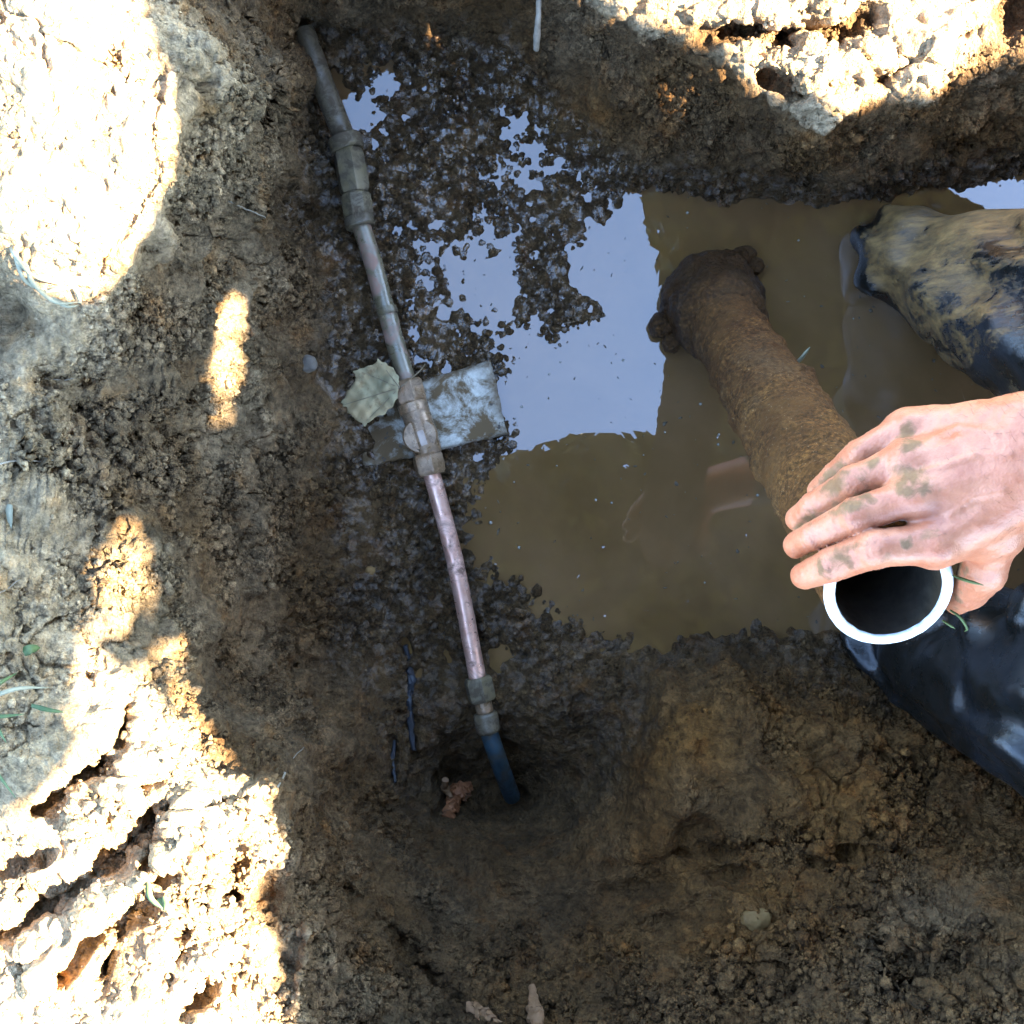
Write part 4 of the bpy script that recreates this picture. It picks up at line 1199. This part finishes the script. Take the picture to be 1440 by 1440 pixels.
def wader_mat():
    m, nt, b = new_mat('muddy_wader_rubber')
    n = N(nt)
    c = n.mix(n.ramp(n.noise(11, 4, .6), [(.48, 0.), (.60, 1.)]), (.005, .005, .004), (.008, .009, .010))
    md = n.attr('mud')
    st = n.noise(16, 7, .68, vec=n.mapv((.7, 2.6, 1.6), (0, 0, -.25)), dist=.5)
    fine = n.noise(70, 6, .7, vec=n.mapv((.6, 2.2, 1.5), (0, 0, -.3)))
    mm = n.math('ADD', md, n.math('ADD', n.math('MULTIPLY', n.math('SUBTRACT', st, .5), 1.7), n.math('MULTIPLY', n.math('SUBTRACT', fine, .5), .55)))
    mk = n.ramp(mm, [(.40, 0.), (.56, .65), (.85, 1.)])
    mc = n.mix(n.ramp(n.noise(30, 6, .7, vec=n.mapv((.5, 2.4, 1.2), (0, 0, -.3))), [(.3, 0.), (.5, .5), (.7, 1.)]), (.040, .021, .006), (.27, .145, .042))
    c = n.mix(mk, c, mc)
    spk = n.math('MULTIPLY', n.ramp(n.voro(95), [(.05, 1.), (.10, 0.)]), n.ramp(n.noise(20, 2), [(.52, 0.), (.6, .8)]))
    c = n.mix(spk, c, (.16, .13, .085, 1))
    n.lk(c, b.inputs['Base Color'])
    n.lk(n.mix(mk, n.ramp(n.noise(30, 4), [(.35, .18), (.65, .42)]), (.72, .72, .72, 1)), b.inputs['Roughness'])
    h = n.math('ADD', n.math('MULTIPLY', fine, .5), n.math('MULTIPLY', mk, .35))
    n.lk(n.bump(h, .6, .003), b.inputs['Normal'])
    return m
wv_, wf_ = surface_net(wader_field, (.33, -.40, -.15), (1.25, .50, 1.02), .007)
wmud = np.clip(smooth(-.02, .30, wv_[:, 1]) * smooth(.40, .05, wv_[:, 2] - .1) * .64 + .02 + .12 * gnoise(wv_, 8, 620), 0, 1)
wmud *= smooth(.012, .05, wv_[:, 2] + .02 * gnoise(wv_, 20, 621) + .35 * (wv_[:, 0] - .50))
obj('waders', mesh_np('waders', wv_, wf_, wader_mat(), True, {'mud': wmud}), person, label='black rubber waders, one knee caked in yellowish mud')
# jacket and cap
M_JACKET = simple_mat('dark_green_jacket', (.022, .028, .022), (.035, .042, .032), 14, (.7, .9), 0, .5, .002)
def jacket_field(G):
    G = G.astype(np.float64)
    f = round_cone(G, B['belly'] + [-.02, 0, .06], B['chest'] + [0, 0, .0], .172, .150)
    f = smin(f, round_cone(G, B['chest'] + [-.01, .06, .05], B['rs'] - [0, .02, 0], .11, .085), .06)
    f = smin(f, round_cone(G, B['chest'] + [-.01, -.06, .05], B['ls'] + [0, .02, 0], .11, .085), .06)
    f = smin(f, round_cone(G, B['rs'], ELB + [.02, .01, .01], .078, .062), .04)
    f = smin(f, round_cone(G, ELB + [.02, .01, .01], WR + (ELB - WR) * .46, .062, .053), .03)
    f = smin(f, round_cone(G, B['ls'], B['lelb'], .078, .062), .04)
    f = smin(f, round_cone(G, B['lelb'], B['lelb'] * .4 + B['lwr'] * .6, .062, .046), .03)
    f = smin(f, round_cone(G, B['chest'] + [-.01, 0, .08], B['neck'] + [0, 0, -.03], .09, .070), .05)
    w = np.sin(G[:, 0] * 45 + G[:, 1] * 30 + G[:, 2] * 50 + 5 * gnoise(G, 8, 640))
    return f - .004 * w * np.clip(.4 + gnoise(G, 6, 641), 0, 1) - .006 * gnoise(G, 9, 642)
jv, jf = surface_net(jacket_field, (.42, -.40, .52), (1.16, .40, 1.14), .013)
obj('jacket', mesh_np('jacket', jv, jf, M_JACKET), person)
def hair_field(G):
    q = G.astype(np.float64) - B['head']
    fw = np.array([-.80, -.02, -.60]); up = np.array([-.60, -.01, .80])
    x = q @ np.cross(up, fw); y = q @ fw; z = q @ up
    f = (np.sqrt((x / .083) ** 2 + ((y + .008) / .103) ** 2 + (z / .124) ** 2) - 1) * .083 - .004 * gnoise(G, 60, 650)
    return np.maximum(f, (y * .8 - z * .6) - .004)
cv, cf = surface_net(hair_field, B['head'] - .16, B['head'] + .16, .006)
obj('hair', mesh_np('hair', cv, cf, M_HAIR), person)
# ------------------------------------------------------------------ loose crumbs of soil
ICO = []
bm = bmesh.new(); bmesh.ops.create_icosphere(bm, subdivisions=1, radius=1.0)
IV = np.array([v.co[:] for v in bm.verts]); IF = np.array([[v.index for v in f.verts] for f in bm.faces]); bm.free()
def crumbs(name, n, rmin, rmax, weight, power=2.4, sink=.35):
    ii = np.arange(len(PF))
    inside = (uu > -30) & (uu < 1470) & (vv > -30) & (vv < 1470) & (weight > 0)
    c = ii[inside]; w = weight[inside]
    pk = RNG.choice(c, n, p=w / w.sum())
    r = rmin * (1 - RNG.random(n) * (1 - (rmin / rmax) ** power)) ** (-1 / power)
    r = np.where(PF[pk, 2] > .42, np.minimum(r, .0045), r)
    nr = NF[pk]
    cen = PF[pk] + nr * (r * (1 - 2 * sink) * .5)[:, None] + RNG.normal(0, .0012, (n, 3))
    jit = 1 + RNG.uniform(-.38, .38, (n, len(IV), 1))
    ang = RNG.uniform(0, 6.28, n); ca, sa = np.cos(ang), np.sin(ang)
    sc = RNG.uniform(.65, 1.25, (n, 1, 3))
    S = IV[None] * jit * sc
    S = np.stack([S[..., 0] * ca[:, None] - S[..., 1] * sa[:, None], S[..., 0] * sa[:, None] + S[..., 1] * ca[:, None], S[..., 2]], -1)
    VV = cen[:, None] + S * r[:, None, None]
    FF = IF[None] + (np.arange(n) * len(IV))[:, None, None]
    tn = np.repeat(tone[pk] * RNG.uniform(.6, 1.5, (n, 1)), len(IV), 0)
    wt = np.repeat(wet[pk], len(IV))
    obj(name, mesh_np(name, VV.reshape(-1, 3), FF.reshape(-1, 3), M_SOIL, True, {'wet': wt, 'film': np.repeat(film[pk], len(IV)), 'rough': np.full(n * len(IV), .5)}, {'tone': tn}), kind='stuff')
NF = grid_normals(P2).reshape(-1, 3)
cl = np.clip(patch - .25 + .5 * fbm(PF, 24, 2, 700), 0, 1.4) ** 1.5
above = (PF[:, 2] > .006)
clear = 1 - np.clip(blob(600, 600, 60, 75) + blob(530, 550, 45, 35), 0, 1)
for pts in ([(425, 40), (487, 203), (508, 318), (545, 442), (575, 540), (607, 668), (640, 790), (673, 960), (720, 1116)],):
    clear = clear * smooth(14, 26, seg_dist(uu, vv, pts))
crumbs('soil_crumbs', 26000, .0013, .0085, cl * above * clear * (1 - floor_m * .85) * (1 - smear * .78) * (.30 + crumb) * (1 - .8 * blob(780, 1120, 230, 140)) * (1 - .85 * np.maximum(smooth(.42, .47, zz), smooth(.185, .2, zz) * (vv < 260) * (uu > 760))))
crumbs('mud_crumbs', 2200, .0012, .0050, np.clip(.2 + 1.3 * gnoise(PF, 20, 720), 0, 1) * (PF[:, 2] > .001) * floor_m * clear * (1 - smear * .6), sink=.5)

# ------------------------------------------------------------------ stones
M_STONE = simple_mat('grey_stone', (.062, .050, .038), (.10, .084, .066), 60, (.6, .85), 0, .6, .001, dirt=(.12, .09, .06, 1))
M_TAN = simple_mat('tan_clay', (.095, .048, .013), (.135, .075, .025), 60, (.6, .85), 0, .6, .001)
def stone(px, py, rx, ry, rz, label, mat=M_STONE, name='stone', seed=0, lift=.0):
    c = np.array(soil(px, py)) + [0, 0, lift - rz * .35]
    rr = max(rx, ry, rz) * 1.5
    def fld(G):
        q = (G - c) / [rx, ry, rz]
        return (np.linalg.norm(q, axis=1) - 1) * min(rx, ry, rz) - .22 * min(rx, ry, rz) * (gnoise(G, .9 / rx, seed) + .6 * gnoise(G, 2.2 / rx, seed + 1))
    v_, f_ = surface_net(fld, c - rr, c + rr, max(rx, ry) / 9)
    o = obj(name, mesh_np(name, v_, f_, mat), None, label, 'stone' if name == 'stone' else 'clod')
    return o
stone(430, 511, .014, .012, .008, 'small pale grey stone beside the dark left wall foot', seed=1)
stone(520, 803, .007, .008, .005, 'tiny tan chip on the wet mud left of the copper tube', M_TAN, seed=2)
stone(1057, 1300, .016, .014, .010, 'round yellowish clay lump low on the right slope', M_TAN, 'clay_clod', seed=3)
stone(358, 157, .006, .005, .004, 'tiny white pebble on the grey upper left slope', simple_mat('white_pebble', (.45, .45, .44), (.55, .55, .54), 60), seed=4)
stone(700, 690, .005, .005, .004, 'small dark lump at the edge of the brown water', M_SOIL, 'clay_clod', seed=6)

# ------------------------------------------------------------------ wood, sticks and roots
M_WOOD = simple_mat('orange_rotten_wood', (.13, .042, .015), (.22, .08, .03), 55, (.5, .8), 0, .7, .0015, dirt=(.06, .035, .02, 1), dirt_lo=.55, dirt_hi=.66)
M_PALEWOOD = simple_mat('pale_split_wood', (.12, .058, .024), (.19, .10, .05), 60, (.6, .9), 0, .6, .001)
M_BLACKST = simple_mat('black_wet_stick', (.010, .011, .013), (.022, .024, .028), 40, (.25, .5), 0, .5, .001)
M_ROOT = simple_mat('pale_root', (.14, .11, .075), (.23, .19, .14), 90, (.6, .9), 0, .5, .0006)
M_GRASS = simple_mat('green_grass', (.045, .080, .026), (.085, .125, .048), 40, (.4, .6), 0, .3, .0006)
M_DRYGRASS = simple_mat('dry_pale_grass', (.17, .16, .10), (.28, .26, .17), 40, (.5, .7), 0, .3, .0006)
def chip(name, pts, widths, thick, mat, parent=None, label=None, cat=None, seed=0, lift=.004, nn_=36):
    """a splintered piece of wood: flattened noisy tube through photo points resting on the soil"""
    W = [np.array(soil(x, y)) + [0, 0, lift] for x, y in pts]
    if len(W) == 2: W = [W[0], (W[0] + W[1]) / 2, W[1]]
    P_ = lerp_path(W, nn_)
    R_ = np.interp(np.linspace(0, 1, nn_), np.linspace(0, 1, len(widths)), widths)
    Vt, F = sweep(P_, R_, 20, True, None, .0)
    cen = np.concatenate([np.repeat(P_, 20, 0), [P_[0]], [P_[-1]]])
    dz = (Vt - cen)[:, 2]
    Vt[:, 2] = cen[:, 2] + dz * thick
    Vt += (np.abs(np.concatenate([np.repeat(R_, 20), [.001, .001]]))[:, None]) * np.stack([.55 * gnoise(Vt, 110, seed + k) + .3 * gnoise(Vt, 300, seed + 9 + k) for k in range(3)], -1)
    me = mesh_py(name, Vt, F, mat); sharp(me, 40)
    return obj(name, me, parent, label, cat)
wood = empty('wood_fragment', soil(640, 1110), 'broken orange brown piece of rotten wood in the dark hollow', 'wood')
chip('knot', [(632, 1112), (648, 1108), (660, 1100)], [.008, .013, .008], .7, M_WOOD, wood, seed=31, lift=.018)
chip('shaft', [(644, 1105), (638, 1125), (630, 1145)], [.010, .009, .008], .8, M_WOOD, wood, seed=32, lift=.016)
chip('splinter', [(625, 1088), (630, 1102), (634, 1116)], [.004, .005, .003], .7, M_PALEWOOD, wood, seed=33, lift=.026)
chip('wood_splinter', [(748, 1380), (751, 1404), (756, 1438)], [.003, .008, .008], .7, M_PALEWOOD, None, 'upright pale splinter of wood at the bottom edge below the hollow', 'wood', 41, .008)
chip('wood_splinter', [(660, 1408), (680, 1420), (712, 1432)], [.006, .009, .005], .6, M_PALEWOOD, None, 'pale pinkish splinter lying flat in soil left of the upright splinter', 'wood', 42, .006)
chip('stick', [(571, 905), (574, 950), (578, 990), (583, 1052)], [.003, .0062, .006, .003], .8, M_BLACKST, None, 'long black wet stick lying left of the copper tube end', 'stick', 43, .011)
chip('stick', [(556, 1040), (553, 1070), (556, 1098)], [.002, .003, .002], .8, M_BLACKST, None, 'short black twig near the wood fragment', 'stick', 44, .007)
# root end hanging from the top bank
P_ = lerp_path([U(758, -12, .18), U(757, 20, .18), U(755, 50, .165), U(754, 70, .15)], 30)
Vt, F = sweep(P_, np.interp(np.linspace(0, 1, 30), [0, .3, .7, 1], [.0028, .0032, .0042, .0036]), 12, True, None, .0007, 160, 3)
obj('root', mesh_py('root', Vt, F, M_ROOT), None, 'straight pale root end poking down from the top bank', 'root')
def root(pts, r, label, lift=.003, mat=M_ROOT, name='root', cat='root'):
    W = [np.array(soil(x, y)) + [0, 0, lift if len(p) < 1 else p[0]] for x, y, *p in pts]
    n = 10 * len(W)
    P_ = lerp_path(W, n)
    P_ = P_ + .0008 * np.stack([gnoise(P_, 130, 3 + k) for k in range(3)], -1)
    Vt, F = sweep(P_, np.linspace(r, r * .4, n), 7, True)
    obj(name, mesh_py(name, Vt, F, mat), None, label, cat)
root([(388, 1110, .01), (400, 1085, .02), (412, 1068, .03), (424, 1048, .035)], .0012, 'thin sunlit root curling off the lower left lip')
root([(0, 655), (20, 654), (45, 650), (66, 648)], .0009, 'thin pale root lying across the left wall at mid height')
root([(66, 536), (85, 530), (102, 522)], .0008, 'thin straw coloured root below the upper left shade')
root([(0, 833), (15, 828), (30, 815)], .0011, 'short pale root at the left edge above the green leaf')
root([(335, 290, .004), (345, 298, .008), (350, 303, .010)], .0009, 'tiny pale rootlet at the edge of the grey slope')
root([(300, 1080, .012), (303, 1075, .016), (298, 1098, .004)], .0010, 'short sunlit rootlet left of the curling root')

def blade(pts, w, mat, parent=None, name='blade', label=None, cat=None, group=None):
    """a grass blade: tapering folded strip through (px, py, lift) points"""
    W = [np.array(soil(x, y)) + [0, 0, l] for x, y, l in pts]
    n = 16
    P_ = lerp_path(W, n)
    t = np.gradient(P_, axis=0); t /= np.linalg.norm(t, axis=1, keepdims=True)
    side = np.cross(t, [0, 0, 1.0]); side /= np.linalg.norm(side, axis=1, keepdims=True) + 1e-9
    ww = w * np.interp(np.linspace(0, 1, n), [0, .3, .75, 1], [.7, 1, .7, .06])[:, None]
    up = np.cross(side, t)
    rows = np.stack([P_ - side * ww + up * ww * .35, P_, P_ + side * ww + up * ww * .35, P_ - up * ww * .25], 1)
    Vt = rows.reshape(-1, 3)
    F = grid_faces(n, 4, True)
    return obj(name, mesh_np(name, Vt, F, mat), parent, label, cat, group)
gt = empty('grass_tuft', soil(60, 390), 'tangle of pale dry grass blades in shade under the upper left sunlit patch', 'grass')
for pts in ([(15, 350, .004), (35, 362, .012), (60, 390, .014), (95, 402, .005)], [(25, 345, .004), (32, 372, .012), (50, 398, .012), (75, 410, .004)], [(45, 372, .006), (60, 400, .014), (88, 425, .014), (108, 422, .004)],
            [(108, 418, .005), (110, 406, .01), (96, 400, .006)], [(70, 410, .004), (90, 408, .010), (108, 402, .006)], [(20, 360, .008), (40, 380, .010), (46, 372, .004)], [(78, 418, .006), (96, 428, .008), (106, 426, .004)]):
    blade(pts, .0022, M_DRYGRASS, gt)
g2 = empty('grass_tuft', soil(15, 985), 'long green grass blades at the left edge above the lower sunlit ground', 'grass')
for pts in ([(-20, 985, .01), (15, 970, .03), (50, 962, .03), (84, 963, .02)], [(-20, 1000, .01), (10, 1001, .02), (48, 1003, .012)], [(-15, 975, .01), (20, 955, .03), (40, 940, .02)], [(52, 993, .008), (75, 997, .012), (96, 1004, .006)], [(-15, 1040, .01), (5, 1060, .02), (28, 1118, .006)], [(-10, 995, .01), (12, 1012, .02), (22, 1040, .01)]):
    blade(pts, .0022, M_GRASS if len(pts) == 3 else M_DRYGRASS, g2)
g3 = empty('grass_tuft', soil(232, 1275), 'small grass tuft standing in the lower left sunlit soil', 'grass')
for pts in ([(205, 1240, .006), (220, 1252, .02), (234, 1275, .004)], [(236, 1245, .02), (240, 1262, .014), (234, 1277, .004)], [(222, 1262, .012), (230, 1275, .006)]):
    if len(pts) == 2: pts = [pts[0], ((pts[0][0] + pts[1][0]) / 2, (pts[0][1] + pts[1][1]) / 2, .012), pts[1]]
    blade(pts, .003, M_GRASS, g3)
blade([(38, 918, .004), (48, 912, .008), (60, 910, .004)], .0045, M_GRASS, None, 'green_leaf', 'small fresh green leaf lying on the shaded left wall', 'leaf')
blade([(18, 708, .003), (20, 720, .006), (19, 740, .003)], .0035, M_DRYGRASS, None, 'dry_leaf', 'small pale dry leaf at the left edge beside the mid wall root', 'leaf')
# grass bits stuck on the pipe and wader by the hand
def blade_px(pts, w, mat, label, name='grass_scrap'):
    W = np.array([U(*p) for p in pts])
    P_ = lerp_path(W, 14)
    t = np.gradient(P_, axis=0); t /= np.linalg.norm(t, axis=1, keepdims=True)
    side = np.cross(t, [0, 0, 1.0]); side /= np.linalg.norm(side, axis=1, keepdims=True)
    ww = w * np.interp(np.linspace(0, 1, 14), [0, .3, .75, 1], [.7, 1, .8, .2])[:, None]
    rows = np.stack([P_ - side * ww, P_ + [0, 0, .0004], P_ + side * ww, P_ - [0, 0, .0006]], 1).reshape(-1, 3)
    obj(name, mesh_np(name, rows, grid_faces(14, 4, True), mat), None, label, 'grass')
blade_px([(1340, 809, .606), (1358, 816, .622), (1383, 823, .632)], .0014, M_GRASS, 'green grass blade stuck between the pipe rim and the thumb')
blade_px([(1336, 858, .575), (1350, 868, .58), (1360, 884, .575), (1356, 888, .57)], .0012, M_GRASS, 'green grass blade hanging below the thumb tip')
blade_px([(1325, 872, .570), (1334, 878, .574), (1343, 884, .574)], .0011, M_GRASS, 'short green grass blade by the lower right of the pipe rim')
blade_px([(1118, 513, .235), (1128, 502, .25), (1139, 488, .262)], .0022, M_DRYGRASS, 'pale dry grass scrap sticking up from the side of the iron pipe', 'grass_scrap')
blade_px([(1145, 540, .225), (1150, 546, .228), (1154, 556, .222)], .0020, M_DRYGRASS, 'tiny pale leaf scrap low on the side of the iron pipe', 'grass_scrap')

# ------------------------------------------------------------------ bubbles and specks floating on the water
def water_spot():
    while True:
        x, y = RNG.uniform(640, 1440), RNG.uniform(255, 915)
        p = U(x, y, 0)
        i = min(np.searchsorted(us, x), nu - 1); j = min(np.searchsorted(vs_, y), nv - 1)
        if P2[i, j, 2] < -.004: return p
M_BUB = simple_mat('bubble_film', (.10, .085, .055), (.14, .12, .08), 60, (.03, .06), 0, .0, .0005, spec=1.0)
th8 = np.linspace(0, 2 * np.pi, 14, endpoint=False)
HV, HF = [], []
known = [(967, 299), (1102, 283), (1123, 338), (905, 640), (1010, 625), (860, 707), (723, 678), (783, 655), (838, 703), (690, 735), (1011, 611), (965, 490), (985, 568), (1200, 448), (1040, 520), (730, 770), (770, 860), (935, 608)]
for k in range(30):
    p = U(*known[k], 0) if k < len(known) else water_spot()
    r = RNG.uniform(.0010, .0026)
    b0 = len(HV)
    for a in np.linspace(0, math.pi / 2, 5):
        for t in th8: HV.append(p + [r * math.cos(a) * math.cos(t), r * math.cos(a) * math.sin(t), r * .75 * math.sin(a) + .0002])
    for i in range(4):
        for j in range(14): HF.append([b0 + i * 14 + j, b0 + i * 14 + (j + 1) % 14, b0 + (i + 1) * 14 + (j + 1) % 14, b0 + (i + 1) * 14 + j])
obj('bubbles', mesh_np('bubbles', np.array(HV), np.array(HF), M_BUB), kind='stuff')
SV, SF = [], []
for k in range(230):
    p = water_spot()
    r = RNG.uniform(.0005, .0016) * (2.2 if k < 18 else 1)
    b0 = len(SV)
    an = RNG.uniform(0, 6.28); el = RNG.uniform(1, 2.4)
    q = IV * (1 + RNG.uniform(-.4, .4, (len(IV), 1))) * [el, .8, .5] * r
    q = np.stack([q[:, 0] * math.cos(an) - q[:, 1] * math.sin(an), q[:, 0] * math.sin(an) + q[:, 1] * math.cos(an), q[:, 2]], -1) + p
    SV.extend(q); SF.extend((IF + b0).tolist())
obj('floating_specks', mesh_np('floating_specks', np.array(SV), np.array(SF), simple_mat('dark_specks', (.03, .022, .014), (.09, .07, .045), 60)), kind='stuff')
